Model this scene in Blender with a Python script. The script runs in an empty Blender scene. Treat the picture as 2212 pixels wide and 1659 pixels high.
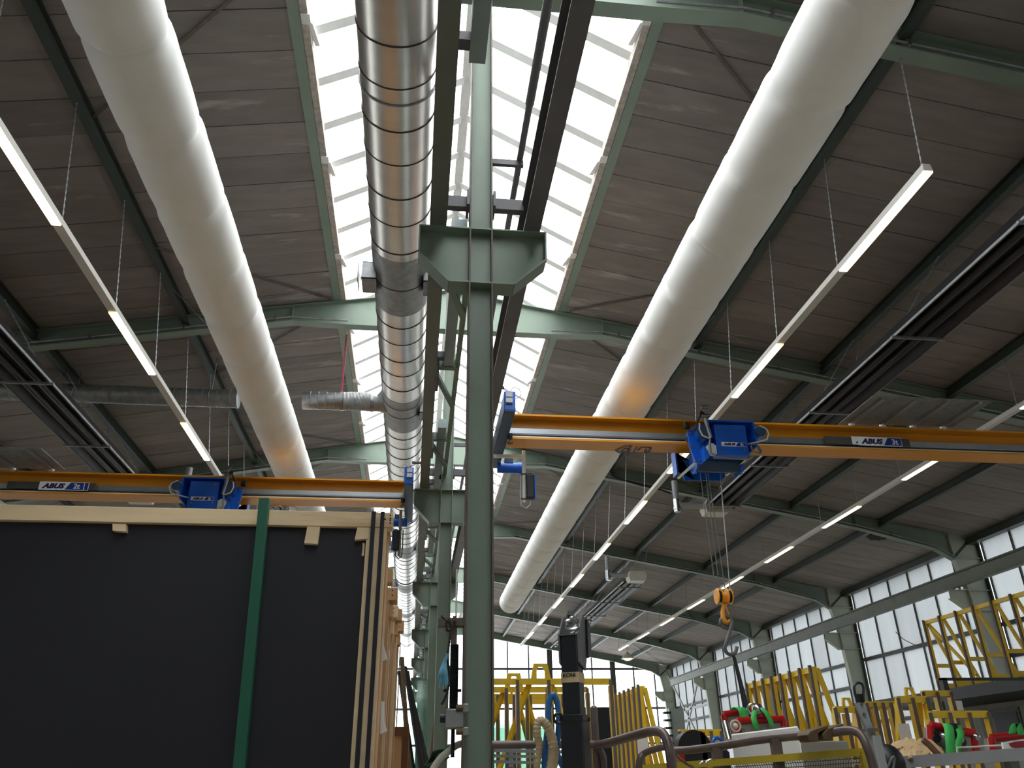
import bpy, math, random
import numpy as np
from mathutils import Vector, Matrix
random.seed(7)
sc = bpy.context.scene
COL = sc.collection
EYE = 1.5          # the camera stands 1.5 m above the floor; heights below are measured from the eye

# ------------------------------------------------------------------ camera
F_PX = 1700.0; CX, CY = 1106.0, 829.5
_d = np.array([884 - CX, 1677 - CY, F_PX]); AY = _d / np.linalg.norm(_d)
_h = np.array([1, -0.0147, 0.0]); AX = _h - AY * (_h @ AY); AX /= np.linalg.norm(AX)
AZ = np.cross(AX, AY)
if AZ[1] > 0: AZ = -AZ
def ray(px, py):
    d = np.array([px - CX, py - CY, F_PX]); return np.array([d @ AX, d @ AY, d @ AZ])
def at(px, py, X=None, Y=None, Z=None):
    r = ray(px, py)
    k = X / r[0] if X is not None else Y / r[1] if Y is not None else Z / r[2]
    return Vector(r * k)
cam = bpy.data.cameras.new('camera'); cam.sensor_width = 36; cam.sensor_fit = 'HORIZONTAL'
cam.lens = F_PX / 2212 * 36; cam.clip_start = 0.05; cam.clip_end = 500
camo = bpy.data.objects.new('camera', cam); COL.objects.link(camo)
R = Matrix(((AX[0], -AX[1], -AX[2]), (AY[0], -AY[1], -AY[2]), (AZ[0], -AZ[1], -AZ[2])))
camo.matrix_world = Matrix.Translation((0, 0, EYE)) @ R.to_4x4()
sc.camera = camo

# ------------------------------------------------------------------ objects
ORG = {}
def thing(name, label, cat, loc, group=None):
    o = bpy.data.objects.new(name, None); COL.objects.link(o)
    o.empty_display_size = .1
    p = Vector((loc[0], loc[1], loc[2] + EYE)); o.location = p; ORG[o] = p
    return tag(o, label, cat, group)
def tag(o, label, cat, group=None):
    o['label'] = label; o['category'] = cat
    if group: o['group'] = group
    return o
def struct(o):
    o['kind'] = 'structure'; return o
def copy_tree(o, off, parent=None):
    c = o.copy(); COL.objects.link(c)
    if parent is None: c.location = o.location + Vector(off)
    else: c.parent = parent
    ORG[c] = ORG[o] + Vector(off)
    for ch in list(o.children):
        if ch is not c: copy_tree(ch, off, c)
    return c

class MB:
    def __init__(s): s.v = []; s.f = []; s.m = []; s.cur = 0
    def add(s, vs, fs):
        n = len(s.v); s.v += [tuple(x) for x in vs]
        s.f += [tuple(i + n for i in f) for f in fs]; s.m += [s.cur] * len(fs); return s
    def box(s, a, b):
        x0, y0, z0 = a; x1, y1, z1 = b
        if x0 > x1: x0, x1 = x1, x0
        if y0 > y1: y0, y1 = y1, y0
        if z0 > z1: z0, z1 = z1, z0
        return s.add([(x0,y0,z0),(x1,y0,z0),(x1,y1,z0),(x0,y1,z0),(x0,y0,z1),(x1,y0,z1),(x1,y1,z1),(x0,y1,z1)],
                     [(0,3,2,1),(4,5,6,7),(0,1,5,4),(1,2,6,5),(2,3,7,6),(3,0,4,7)])
    def bar(s, p, q, w, h, up=(0,0,1)):
        """rectangular bar from p to q, w across, h along up"""
        p = Vector(p); q = Vector(q); d = (q - p).normalized(); u = Vector(up)
        sd = d.cross(u)
        if sd.length < 1e-4: sd = d.cross(Vector((0, 1, 0)))
        sd.normalize(); u = sd.cross(d).normalized()
        a = sd * w / 2; b = u * h / 2
        vs = [c + k for c in (p, q) for k in (-a - b, a - b, a + b, -a + b)]
        return s.add(vs, [(3,2,1,0),(4,5,6,7),(0,1,5,4),(1,2,6,5),(2,3,7,6),(3,0,4,7)])
    def prism(s, poly, d):
        """closed polygon (3D points) extruded by vector d"""
        d = Vector(d); n = len(poly); vs = [Vector(p) for p in poly]; vs += [p + d for p in vs]
        return s.add(vs, [tuple(range(n - 1, -1, -1)), tuple(range(n, 2 * n))] + [(i, (i + 1) % n, n + (i + 1) % n, n + i) for i in range(n)])
    def tube(s, pts, r, n=8, closed=False, caps=True, sq=1.0, flat=None):
        pts = [Vector(p) for p in pts]; m = len(pts)
        rs = list(r) if isinstance(r, (list, tuple)) else [r] * m
        u = None; rings = []
        for i in range(m):
            a = pts[(i - 1) % m] if (i > 0 or closed) else pts[i]
            b = pts[(i + 1) % m] if (i < m - 1 or closed) else pts[i]
            t = (b - a).normalized()
            if u is None:
                u = t.cross(Vector((0, 0, 1)))
                if u.length < .05: u = t.cross(Vector((0, 1, 0)))
            u = (u - t * u.dot(t)).normalized(); w = t.cross(u)
            rings.append([pts[i] + (u * math.cos(2 * math.pi * k / n) + w * math.sin(2 * math.pi * k / n) * sq) * rs[i] for k in range(n)])
        vs = [p for g in rings for p in g]; fs = []
        for i in range(m if closed else m - 1):
            j = (i + 1) % m
            for k in range(n):
                l = (k + 1) % n
                fs.append((i * n + k, i * n + l, j * n + l, j * n + k))
        if caps and not closed:
            fs.append(tuple(range(n - 1, -1, -1))); fs.append(tuple((m - 1) * n + k for k in range(n)))
        return s.add(vs, fs)
    def ring(s, c, axis, R_, r, n=24, k=6):
        c = Vector(c); t = Vector(axis).normalized(); u = t.cross(Vector((0, 0, 1)))
        if u.length < .05: u = Vector((1, 0, 0))
        u.normalize(); w = t.cross(u)
        return s.tube([c + (u * math.cos(2 * math.pi * i / n) + w * math.sin(2 * math.pi * i / n)) * R_ for i in range(n)], r, k, closed=True)
    def cyl(s, p, q, r, n=16): return s.tube([p, q], r, n)
    def ibeam(s, p, q, h, w, tw, tf, up=(0,0,1)):
        """I-beam whose axis runs p->q at mid height"""
        p = Vector(p); q = Vector(q); d = (q - p).normalized(); sd = d.cross(Vector(up)).normalized(); u = sd.cross(d)
        for sg in (-1, 1): s.bar(p + u * sg * (h - tf) / 2, q + u * sg * (h - tf) / 2, w, tf, u)
        return s.bar(p, q, tw, h - 2 * tf, u)
    def sweep(s, prof, path, up=(0,0,1)):
        """open or closed 2D profile (side, up) swept as a closed section along a straight path"""
        p, q = Vector(path[0]), Vector(path[1]); d = (q - p).normalized(); sd = d.cross(Vector(up)).normalized(); u = sd.cross(d)
        return s.prism([p + sd * a + u * b for a, b in prof], q - p)
    def sphere(s, c, r, n=12, m=8, sc3=(1,1,1)):
        c = Vector(c); vs = [c + Vector((0, 0, r * sc3[2]))]
        for i in range(1, m):
            a = math.pi * i / m
            for k in range(n):
                b = 2 * math.pi * k / n
                vs.append(c + Vector((r * sc3[0] * math.sin(a) * math.cos(b), r * sc3[1] * math.sin(a) * math.sin(b), r * sc3[2] * math.cos(a))))
        vs.append(c - Vector((0, 0, r * sc3[2]))); fs = [(0, 1 + k, 1 + (k + 1) % n) for k in range(n)]
        for i in range(m - 2):
            for k in range(n):
                a = 1 + i * n + k; b = 1 + i * n + (k + 1) % n; fs.append((a, a + n, b + n, b))
        e = len(vs) - 1; o = 1 + (m - 2) * n
        fs += [(e, o + (k + 1) % n, o + k) for k in range(n)]
        return s.add(vs, fs)
    def grid(s, f, nu, nv, thick=None):
        vs = [f(i / nu, j / nv) for j in range(nv + 1) for i in range(nu + 1)]
        fs = [(j * (nu + 1) + i, j * (nu + 1) + i + 1, (j + 1) * (nu + 1) + i + 1, (j + 1) * (nu + 1) + i) for j in range(nv) for i in range(nu)]
        return s.add(vs, fs)
    def build(s, name, mat, parent=None, smooth=35, bevel=0, solid=0):
        V = [Vector((a, b, c + EYE)) for a, b, c in s.v]
        lo = [min(v[i] for v in V) for i in range(3)]; hi = [max(v[i] for v in V) for i in range(3)]
        o0 = Vector(((lo[0] + hi[0]) / 2, (lo[1] + hi[1]) / 2, lo[2]))
        me = bpy.data.meshes.new(name); me.from_pydata([v - o0 for v in V], [], s.f); 
        mats = mat if isinstance(mat, (list, tuple)) else [mat]
        for m_ in mats: me.materials.append(m_)
        if len(mats) > 1: me.polygons.foreach_set('material_index', s.m)
        me.polygons.foreach_set('use_smooth', [True] * len(me.polygons)); me.set_sharp_from_angle(angle=math.radians(smooth))
        me.validate(); me.update()
        o = bpy.data.objects.new(name, me); COL.objects.link(o); ORG[o] = o0
        if parent is None: o.location = o0
        else: o.parent = parent; o.location = o0 - ORG[parent]
        if solid:
            md = o.modifiers.new('thickness', 'SOLIDIFY'); md.thickness = solid; md.offset = 0
        if bevel:
            md = o.modifiers.new('bevel', 'BEVEL'); md.width = bevel; md.segments = 2; md.limit_method = 'ANGLE'; md.angle_limit = math.radians(50)
        return o

# ------------------------------------------------------------------ materials
def lin(c): return tuple(((x / 255) / 12.92 if x / 255 <= .04045 else ((x / 255 + .055) / 1.055) ** 2.4) for x in c)
def mat(name, rgb, rough=.6, metal=0.0, var=.12, scale=6.0, stretch=(1,1,1), rgb2=None, amt=.0, bump=0.0, isl=0.0, spec=.5, fall=0.0):
    """procedural paint: base colour, soft mottling, optional second (dirt, wear) colour in patches, optional bump"""
    m = bpy.data.materials.new(name); m.use_nodes = True; nt = m.node_tree; nd = nt.nodes; ln = nt.links
    b = nd['Principled BSDF']; b.inputs['Roughness'].default_value = rough; b.inputs['Metallic'].default_value = metal
    b.inputs['Specular IOR Level'].default_value = spec
    tc = nd.new('ShaderNodeTexCoord'); mp = nd.new('ShaderNodeMapping'); mp.inputs['Scale'].default_value = stretch
    ln.new(tc.outputs['Object'], mp.inputs['Vector'])
    nz = nd.new('ShaderNodeTexNoise'); nz.inputs['Scale'].default_value = scale; nz.inputs['Detail'].default_value = 5
    ln.new(mp.outputs['Vector'], nz.inputs['Vector'])
    base = lin(rgb)
    hv = nd.new('ShaderNodeMapRange'); hv.inputs['From Min'].default_value = .3; hv.inputs['From Max'].default_value = .7
    hv.inputs['To Min'].default_value = 1 - var; hv.inputs['To Max'].default_value = 1 + var
    ln.new(nz.outputs['Fac'], hv.inputs['Value'])
    mul = nd.new('ShaderNodeVectorMath'); mul.operation = 'SCALE'; mul.inputs[0].default_value = base
    ln.new(hv.outputs['Result'], mul.inputs['Scale']); out = mul.outputs['Vector']
    if isl:
        gi = nd.new('ShaderNodeNewGeometry'); mr = nd.new('ShaderNodeMapRange'); mr.inputs['To Min'].default_value = 1 - isl; mr.inputs['To Max'].default_value = 1 + isl
        ln.new(gi.outputs['Random Per Island'], mr.inputs['Value'])
        m2 = nd.new('ShaderNodeVectorMath'); m2.operation = 'SCALE'; ln.new(out, m2.inputs[0]); ln.new(mr.outputs['Result'], m2.inputs['Scale']); out = m2.outputs['Vector']
    if rgb2 is not None:
        n2 = nd.new('ShaderNodeTexNoise'); n2.inputs['Scale'].default_value = scale * .45; n2.inputs['Detail'].default_value = 7; n2.inputs['Roughness'].default_value = .62
        ln.new(mp.outputs['Vector'], n2.inputs['Vector'])
        r2 = nd.new('ShaderNodeMapRange'); r2.inputs['From Min'].default_value = .62 - .3 * amt; r2.inputs['From Max'].default_value = .70 - .3 * amt + .06
        src = n2.outputs['Fac']
        if fall:          # stains thin out from the leaky skylight edge, painting its light falloff too
            sx = nd.new('ShaderNodeSeparateXYZ'); ab = nd.new('ShaderNodeMath'); ab.operation = 'ABSOLUTE'; ln.new(tc.outputs['Object'], sx.inputs[0]); ln.new(sx.outputs['X'], ab.inputs[0])
            mm = nd.new('ShaderNodeMath'); mm.operation = 'MULTIPLY_ADD'; mm.inputs[1].default_value = -fall; ln.new(ab.outputs[0], mm.inputs[0]); ln.new(src, mm.inputs[2]); src = mm.outputs[0]
        ln.new(src, r2.inputs['Value'])
        mx = nd.new('ShaderNodeMix'); mx.data_type = 'RGBA'; mx.inputs['B'].default_value = (*lin(rgb2), 1)
        ln.new(r2.outputs['Result'], mx.inputs['Factor']); ln.new(out, mx.inputs['A']); out = mx.outputs['Result']
    ln.new(out, b.inputs['Base Color'])
    if bump:
        bp = nd.new('ShaderNodeBump'); bp.inputs['Strength'].default_value = bump; bp.inputs['Distance'].default_value = .01
        ln.new(nz.outputs['Fac'], bp.inputs['Height']); ln.new(bp.outputs['Normal'], b.inputs['Normal'])
    return m
def glass(name, tint, refl=.06, trans_rgb=None, trans=0.0, isl=0.0):
    """clear pane: transparent with a faint reflection; trans adds frosted (translucent) scatter"""
    m = bpy.data.materials.new(name); m.use_nodes = True; nt = m.node_tree; nd = nt.nodes; ln = nt.links
    nd.remove(nd['Principled BSDF']); out = nd['Material Output']
    t = nd.new('ShaderNodeBsdfTransparent'); t.inputs['Color'].default_value = (*lin(tint), 1)
    g = nd.new('ShaderNodeBsdfGlossy'); g.inputs['Roughness'].default_value = .08
    mx = nd.new('ShaderNodeMixShader'); mx.inputs['Fac'].default_value = refl
    ln.new(t.outputs[0], mx.inputs[1]); ln.new(g.outputs[0], mx.inputs[2]); cur = mx.outputs[0]
    if trans:
        tr = nd.new('ShaderNodeBsdfTranslucent'); tr.inputs['Color'].default_value = (*lin(trans_rgb), 1)
        df = nd.new('ShaderNodeBsdfDiffuse'); df.inputs['Color'].default_value = (*lin(trans_rgb), 1)
        m3 = nd.new('ShaderNodeMixShader'); m3.inputs['Fac'].default_value = .3
        ln.new(tr.outputs[0], m3.inputs[1]); ln.new(df.outputs[0], m3.inputs[2])
        m4 = nd.new('ShaderNodeMixShader'); m4.inputs['Fac'].default_value = trans
        ln.new(cur, m4.inputs[1]); ln.new(m3.outputs[0], m4.inputs[2]); cur = m4.outputs[0]
        tc = nd.new('ShaderNodeTexCoord'); nz = nd.new('ShaderNodeTexNoise'); nz.inputs['Scale'].default_value = 1.3; nz.inputs['Detail'].default_value = 4
        mp = nd.new('ShaderNodeMapping'); mp.inputs['Scale'].default_value = (1, 2.5, .6); ln.new(tc.outputs['Object'], mp.inputs['Vector']); ln.new(mp.outputs['Vector'], nz.inputs['Vector'])
        gi = nd.new('ShaderNodeNewGeometry')
        a1 = nd.new('ShaderNodeMath'); a1.operation = 'MULTIPLY_ADD'; a1.inputs[1].default_value = .22; ln.new(gi.outputs['Random Per Island'], a1.inputs[0])
        a2 = nd.new('ShaderNodeMath'); a2.operation = 'MULTIPLY_ADD'; a2.inputs[1].default_value = .25; a2.inputs[2].default_value = .62
        ln.new(nz.outputs['Fac'], a2.inputs[0]); ln.new(a2.outputs[0], a1.inputs[2])
        sc_ = nd.new('ShaderNodeVectorMath'); sc_.operation = 'SCALE'; sc_.inputs[0].default_value = lin(trans_rgb); ln.new(a1.outputs[0], sc_.inputs['Scale'])
        ln.new(sc_.outputs['Vector'], tr.inputs['Color'])
    ln.new(cur, out.inputs['Surface']); return m
def emis(name, rgb, power):
    m = bpy.data.materials.new(name); m.use_nodes = True; b = m.node_tree.nodes['Principled BSDF']
    b.inputs['Base Color'].default_value = (*lin(rgb), 1); b.inputs['Emission Color'].default_value = (*lin(rgb), 1); b.inputs['Emission Strength'].default_value = power
    return m
def lamp_mat():
    m = emis('lit diffuser', (255,238,196), 1.9); nt = m.node_tree; nd = nt.nodes
    tc = nd.new('ShaderNodeTexCoord'); bk = nd.new('ShaderNodeTexBrick'); bk.inputs['Scale'].default_value = 22; bk.inputs['Mortar Size'].default_value = .035
    bk.inputs['Color1'].default_value = (*lin((255,244,212)), 1); bk.inputs['Color2'].default_value = (*lin((255,240,200)), 1); bk.inputs['Mortar'].default_value = (*lin((206,180,132)), 1)
    nt.links.new(tc.outputs['Object'], bk.inputs['Vector']); nt.links.new(bk.outputs['Color'], nd['Principled BSDF'].inputs['Emission Color']); return m
M = dict(
 ceiling=mat('ceiling boards', (130,122,117), .9, var=.12, scale=3.0, stretch=(.55,2.6,1), rgb2=(176,168,162), amt=.40, bump=.25, isl=.12, fall=.030),
 dark=mat('dark joint', (30,27,25), .95),
 green=mat('sage green steel paint', (122,137,123), .5, var=.08, scale=2.0, rgb2=(98,110,96), amt=.10, bump=.05),
 green_lit=mat('window-lit green paint', (170,174,158), .55, var=.08, scale=1.5, rgb2=(140,136,118), amt=.12, bump=.05),  # green lightened to paint in window light on the wall columns
 greend=mat('dark green steel paint', (54,62,56), .5, var=.08, scale=2.0),
 edge=mat('worn brown steel', (98,88,80), .6, var=.2, scale=9, rgb2=(70,52,44), amt=.2),
 grunway=mat('grey green runway paint', (104,108,98), .55, var=.10, scale=3, rgb2=(84,80,72), amt=.12),
 violet=mat('grey steel', (96,94,98), .5, var=.12, scale=4),
 orange=mat('crane orange paint', (226,152,34), .38, var=.03, scale=1.5),
 blue=mat('crane blue paint', (4,94,208), .38, var=.04, scale=5),
 blued=mat('blue grey paint', (44,72,104), .45, var=.06, scale=4),
 white=mat('white paint', (232,232,228), .45, var=.03),
 signw=mat('sign white', (240,242,244), .4, var=.0), signb=mat('sign blue', (24,52,140), .4, var=.0), signk=mat('sign navy letter', (22,26,84), .4, var=.0),
 fabric=mat('white duct fabric', (244,243,240), .85, var=.02, scale=3, bump=.12),
 steel=mat('polished duct steel', (226,222,218), .30, 1.0, var=.05, scale=1.2, stretch=(1,6,1)),
 galv=mat('galvanised steel', (140,140,142), .42, 1.0, var=.15, scale=14),
 galvd=mat('dull galvanised steel', (150,152,152), .5, .7, var=.18, scale=10),
 seam=mat('dark seam', (70,60,54), .6, .5),
 chrome=mat('bright metal', (190,192,196), .25, 1.0, var=.05),
 alu=mat('aluminium profile', (176,182,190), .35, .85, var=.05),
 black=mat('black plastic', (22,22,24), .45, var=.1),
 blackm=mat('black painted steel', (17,18,24), .4, var=.3, scale=14, rgb2=(80,78,78), amt=-.06),
 heater=mat('blackened heater metal', (62,60,64), .45, .5, var=.15, scale=3),
 lamph=mat('light strip housing', (205,202,196), .5, var=.03),
 lamp=lamp_mat(),
 lampf=emis('pendant lamp glow', (255,226,150), 3.0),
 sky=glass('clear skylight glass', (236,240,240), .04),
 far=glass('clear window glass', (232,238,240), .05),
 frost=glass('frosted window glass', (120,128,132), .05, (108,112,113), .95),
 pane=glass('greenish glass sheet', (222,236,230), .07, (150,180,172), .02),
 barg=mat('glazing bar grey', (228,228,226), .6, var=.06),
 mull=mat('dark window bar', (72,74,72), .6, var=.15, scale=6),
 rust=mat('rusty brown rail', (104,80,76), .7, var=.2, scale=8),
 conc=mat('grey concrete', (142,142,136), .85, var=.12, scale=2.5, rgb2=(110,108,100), amt=.1),
 floor=mat('warm concrete floor', (176,168,154), .8, var=.10, scale=.8),
 upst=mat('rough plaster upstand', (178,168,160), .95, var=.25, scale=16, bump=.5),
 wood=mat('pale spruce', (234,208,168), .6, var=.10, scale=3, stretch=(.3,3,3), rgb2=(186,150,108), amt=.05),
 woodd=mat('tan spruce', (212,168,122), .65, var=.14, scale=3, stretch=(3,3,.3), rgb2=(150,104,66), amt=.08),
 woodb=mat('brown wood', (112,74,46), .7, var=.2, scale=4, stretch=(3,3,.4)),
 dboard=mat('dark film board', (24,24,34), .6, var=.08, scale=1.0),
 dstrap=mat('black rubber strip', (22,24,38), .6, var=.12, scale=6),
 stake=mat('green stake paint', (22,92,70), .45, var=.06, scale=3),
 yellow=mat('yellow rack paint', (236,198,50), .42, var=.06, scale=5, rgb2=(214,170,40), amt=.08),
 yellowd=mat('dull yellow paint', (178,156,40), .5, var=.12, scale=6),
 rackg=mat('grey brown rubber strip', (106,94,90), .8, var=.15, scale=6),
 pipe=mat('brown scratched pipe', (104,90,86), .38, .25, var=.2, scale=10, rgb2=(70,50,46), amt=.15),
 red=mat('red enamel', (178,20,28), .3, var=.06), green2=mat('bright green strap', (60,182,84), .6, var=.08, scale=12),
 panel=mat('beige grey panel', (136,130,118), .5, var=.06),
 canvas=mat('tan canvas', (182,152,112), .9, var=.10, scale=5, bump=.3),
 hose=mat('blue hose', (48,112,178), .4, var=.1), rope=mat('beige wrap', (196,174,140), .9, var=.2, scale=14, bump=.6),
 tarp=mat('frayed blue tarp', (108,166,190), .8, var=.25, scale=20), clothg=mat('dark green cloth', (46,84,62), .85, var=.15, scale=8, bump=.2),
 paper=mat('paper', (228,226,224), .8, var=.03), teal=mat('teal foam', (82,132,118), .8, var=.08), redp=mat('red hanger paint', (140,40,52), .6),
 grey=mat('mid grey paint', (128,130,132), .5, var=.08), stand=mat('light grey stand steel', (158,162,164), .45, .15, var=.08),
 lgrey=mat('light blue grey steel', (150,164,168), .45, .2, var=.06),
 cream=mat('cream enamel', (206,202,188), .5, var=.05), night=mat('dark shutter', (26,28,32), .6, var=.2), brownm=mat('brown iron', (100,82,58), .55, .4, var=.25, scale=12),
 cable=mat('grey cable', (200,202,206), .5, var=.0), rope2=mat('steel rope', (150,150,152), .4, .8),
)
# ------------------------------------------------------------------ hall shell
XC, ZR, SL = 0.37, 7.05, 0.178        # hall axis, underside of roof at the axis, roof slope
XR, XL = 13.0, -12.26                 # side walls
BAY = [4.8 + 6 * k for k in range(-2, 7)]          # frame lines -7.2 ... 40.8
Y0, Y1 = -7.6, 41.4
def zroof(x): return ZR - SL * abs(x - XC)
ORD = ['nearest', 'second', 'third', 'fourth', 'fifth', 'sixth', 'seventh', 'eighth']

world = bpy.data.worlds.new('overcast sky'); sc.world = world; world.use_nodes = True
wn = world.node_tree.nodes; wl = world.node_tree.links
tcw = wn.new('ShaderNodeTexCoord'); sp = wn.new('ShaderNodeSeparateXYZ'); wl.new(tcw.outputs['Generated'], sp.inputs[0])
wr = wn.new('ShaderNodeMapRange'); wr.inputs['From Min'].default_value = -.05; wr.inputs['From Max'].default_value = .6; wr.inputs['To Min'].default_value = .55; wr.inputs['To Max'].default_value = 1.0
wl.new(sp.outputs['Z'], wr.inputs['Value'])
SKY = 7.0
wm = wn.new('ShaderNodeMath'); wm.operation = 'MULTIPLY'; wm.inputs[1].default_value = SKY; wl.new(wr.outputs[0], wm.inputs[0])
wn['Background'].inputs['Color'].default_value = (.98, .99, 1, 1); wl.new(wm.outputs[0], wn['Background'].inputs['Strength'])

m = MB(); m.box((XL - .3, Y0 - .3, -EYE - .2), (XR + .3, Y1 + .3, -EYE)); struct(m.build('floor', M['floor']))
# roof: boards across the slope, half a metre wide, resting on the purlins, under a closed deck
m = MB(); rnd = random.Random(3)
spans = [1.75, 4.0, 6.07, 8.18, 10.28, 12.7]
for sg in (-1, 1):
    y = Y0 + .05
    while y < Y1:
        for a, b in zip(spans[:-1], spans[1:]):
            j = rnd.uniform(0, .008)
            za, zb = ZR - SL * a + j, ZR - SL * b + j
            m.prism([(XC + sg * a, y + .005, za), (XC + sg * b, y + .005, zb), (XC + sg * b, y + .005, zb + .06), (XC + sg * a, y + .005, za + .06)], (0, .49, 0))
        y += .5
m.cur = 1
for sg in (-1, 1):
    m.prism([(XC + sg * 1.75, Y0, ZR - SL * 1.75 + .075), (XC + sg * 12.75, Y0, ZR - SL * 12.75 + .075), (XC + sg * 12.75, Y0, ZR - SL * 12.75 + .2), (XC + sg * 1.75, Y0, ZR - SL * 1.75 + .2)], (0, Y1 - Y0, 0))
struct(m.build('ceiling', [M['ceiling'], M['dark']]))
# trims: eaves
for sg, nm in ((-1, 'trim_1'), (1, 'trim_2')):
    m = MB(); x = XC + sg * 12.45
    m.box((x - .1, Y0, ZR - SL * 12.45 - .16), (x + .1, Y1, ZR - SL * 12.45 - .01))
    struct(m.build(nm, M['greend']))
# skylight upstands (steel edge angle, rough plaster strip)
for sg, nm in ((-1, 'trim_3'), (1, 'trim_4')):
    m = MB(); x = XC + sg * 1.75; z = ZR - SL * 1.75
    xo = XC + sg * 1.85
    m.box((x, Y0, z - .03), (xo, Y1, z - .012)); m.box((x, Y0, z - .03), (x - sg * .012, Y1, z + .06))
    m.cur = 1; m.box((x - sg * .014, Y0, z - .015), (x - sg * .09, Y1, z + .10))
    m.cur = 2
    for k in range(-6, 20):
        y = 5.2 + 2 * k + (.35 if sg < 0 else 0)
        m.box((x - sg * .02, y - .06, z - .03), (x - sg * .11, y + .06, z - .016)); m.bar((x - sg * .10, y + .04, z - .01), (x - sg * .13, y + .40, z + .09), .05, .03)
    struct(m.build(nm, [M['green'], M['upst'], M['barg']]))
# skylight: one window per slope and bay, glazing bars as a part
wi = 1
ZE = ZR - SL * 1.75 + .10; RISE = .58
def sky_z(dx): return ZE + RISE * (1.74 - dx)
bounds = [Y0] + BAY[1:-1] + [Y1]
for sg in (-1, 1):
    for k in range(len(bounds) - 1):
        ya, yb = bounds[k], bounds[k + 1]
        m = MB()
        m.add([(XC + sg * 1.74, ya, ZE + .03), (XC, ya, sky_z(0) + .03), (XC, yb, sky_z(0) + .03), (XC + sg * 1.74, yb, ZE + .03)], [(0, 1, 2, 3)])
        w = struct(m.build('window_%d' % wi, M['sky'])); wi += 1
        m = MB(); y = 5.16 - 40 * .6667 + (0 if sg < 0 else -.04)
        while y < yb:
            if y > ya: m.bar((XC + sg * 1.76, y, ZE), (XC, y, sky_z(0)), .115, .04)
            y += .6667
        m.bar((XC + sg * .03, ya, sky_z(0) + .0), (XC + sg * .03, yb, sky_z(0)), .06, .08)
        m.build('glazing_bars', M['barg'], w)
# right wall: low masonry, frosted glazing per bay
def side_wall(X, nm, base, sgn):
    global wi
    m = MB(); m.box((X, Y0, -EYE), (X + sgn * .25, Y1, base)); m.box((X, Y0, 4.75), (X + sgn * .25, Y1, 5.0))
    struct(m.build(nm, M['conc']))
    for k in range(len(bounds) - 1):
        ya, yb = bounds[k] + .09, bounds[k + 1] - .09
        rails = [base, 1.2, 2.2, 2.86, 4.75] if k % 2 == 1 else [base, 1.2, 2.86, 4.75]
        cols = [ya + (yb - ya) * i / 6 for i in range(7)]
        m = MB()
        for i in range(6):
            for a, b in zip(rails[:-1], rails[1:]):
                m.add([(X + sgn * .06, cols[i], a), (X + sgn * .06, cols[i + 1], a), (X + sgn * .06, cols[i + 1], b), (X + sgn * .06, cols[i], b)], [(0, 1, 2, 3)])
        w = struct(m.build('window_%d' % wi, M['frost'])); wi += 1
        m = MB()
        for i, y in enumerate(cols):
            m.box((X + sgn * .02, y - .017, base), (X + sgn * .1, y + .017, 4.75))
        for z in rails[1:-1]: m.box((X - sgn * .01, ya, z - .045), (X + sgn * .1, yb, z + .045))
        m.build('mullions', M['mull'], w)
side_wall(XR, 'wall_right', -.3, 1)
side_wall(XL, 'wall_left', -.3, -1)
# end walls: masonry base, clear glazing up to the roof
def end_wall(Y, nm, sgn, base):
    global wi
    if sgn < 0:                       # closed gable behind the camera
        m = MB(); m.prism([(XL, Y, -EYE), (XR, Y, -EYE), (XR, Y, zroof(XR) + .1), (XC, Y, ZR + 1), (XL, Y, zroof(XL) + .1)], (0, -.2, 0)); struct(m.build(nm, M['conc'])); return
    m = MB(); m.box((XL, Y, -EYE), (XR, Y + sgn * .25, base)); struct(m.build(nm, M['conc']))
    xs = [XC + 1.075 * i for i in range(-12, 13)]
    m = MB()
    for a, b in zip([XL] + xs[1:-1], xs[1:-1] + [XR]):
        for za, zb in ((base, 1.3), (1.3, 2.9), (2.9, 4.75)):
            m.add([(a, Y + .06, za), (b, Y + .06, za), (b, Y + .06, zb), (a, Y + .06, zb)], [(0, 1, 2, 3)])
        def top(x): return zroof(x) if abs(x - XC) > 1.75 else sky_z(abs(x - XC))
        m.add([(a, Y + .06, 4.75), (b, Y + .06, 4.75), (b, Y + .06, max(top(b), 4.76)), (a, Y + .06, max(top(a), 4.76))], [(0, 1, 2, 3)])
    w = struct(m.build('window_%d' % wi, M['far'])); wi += 1
    m = MB()
    for i, x in enumerate(xs):
        wd = .13 if i % 3 == 0 else .03
        ztop = zroof(x) if abs(x - XC) > 1.75 else sky_z(abs(x - XC))
        m.box((x - wd, Y - .02 * sgn, base), (x + wd, Y + .1 * sgn, ztop))
    for z in (1.3, 2.9, 4.75): m.box((XL, Y, z - .05), (XR, Y + .08, z + .05))
    for sg in (-1, 1): m.bar((XC + sg * 1.7, Y, zroof(XC + 1.7) - .1), (XC + sg * 12.6, Y, zroof(XC + 12.6) - .1), .15, .22)
    m.build('mullions', M['mull'], w)
end_wall(Y1 - .05, 'wall_far', 1, .2)
end_wall(Y0 + .05, 'wall_back', -1, .2)

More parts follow.
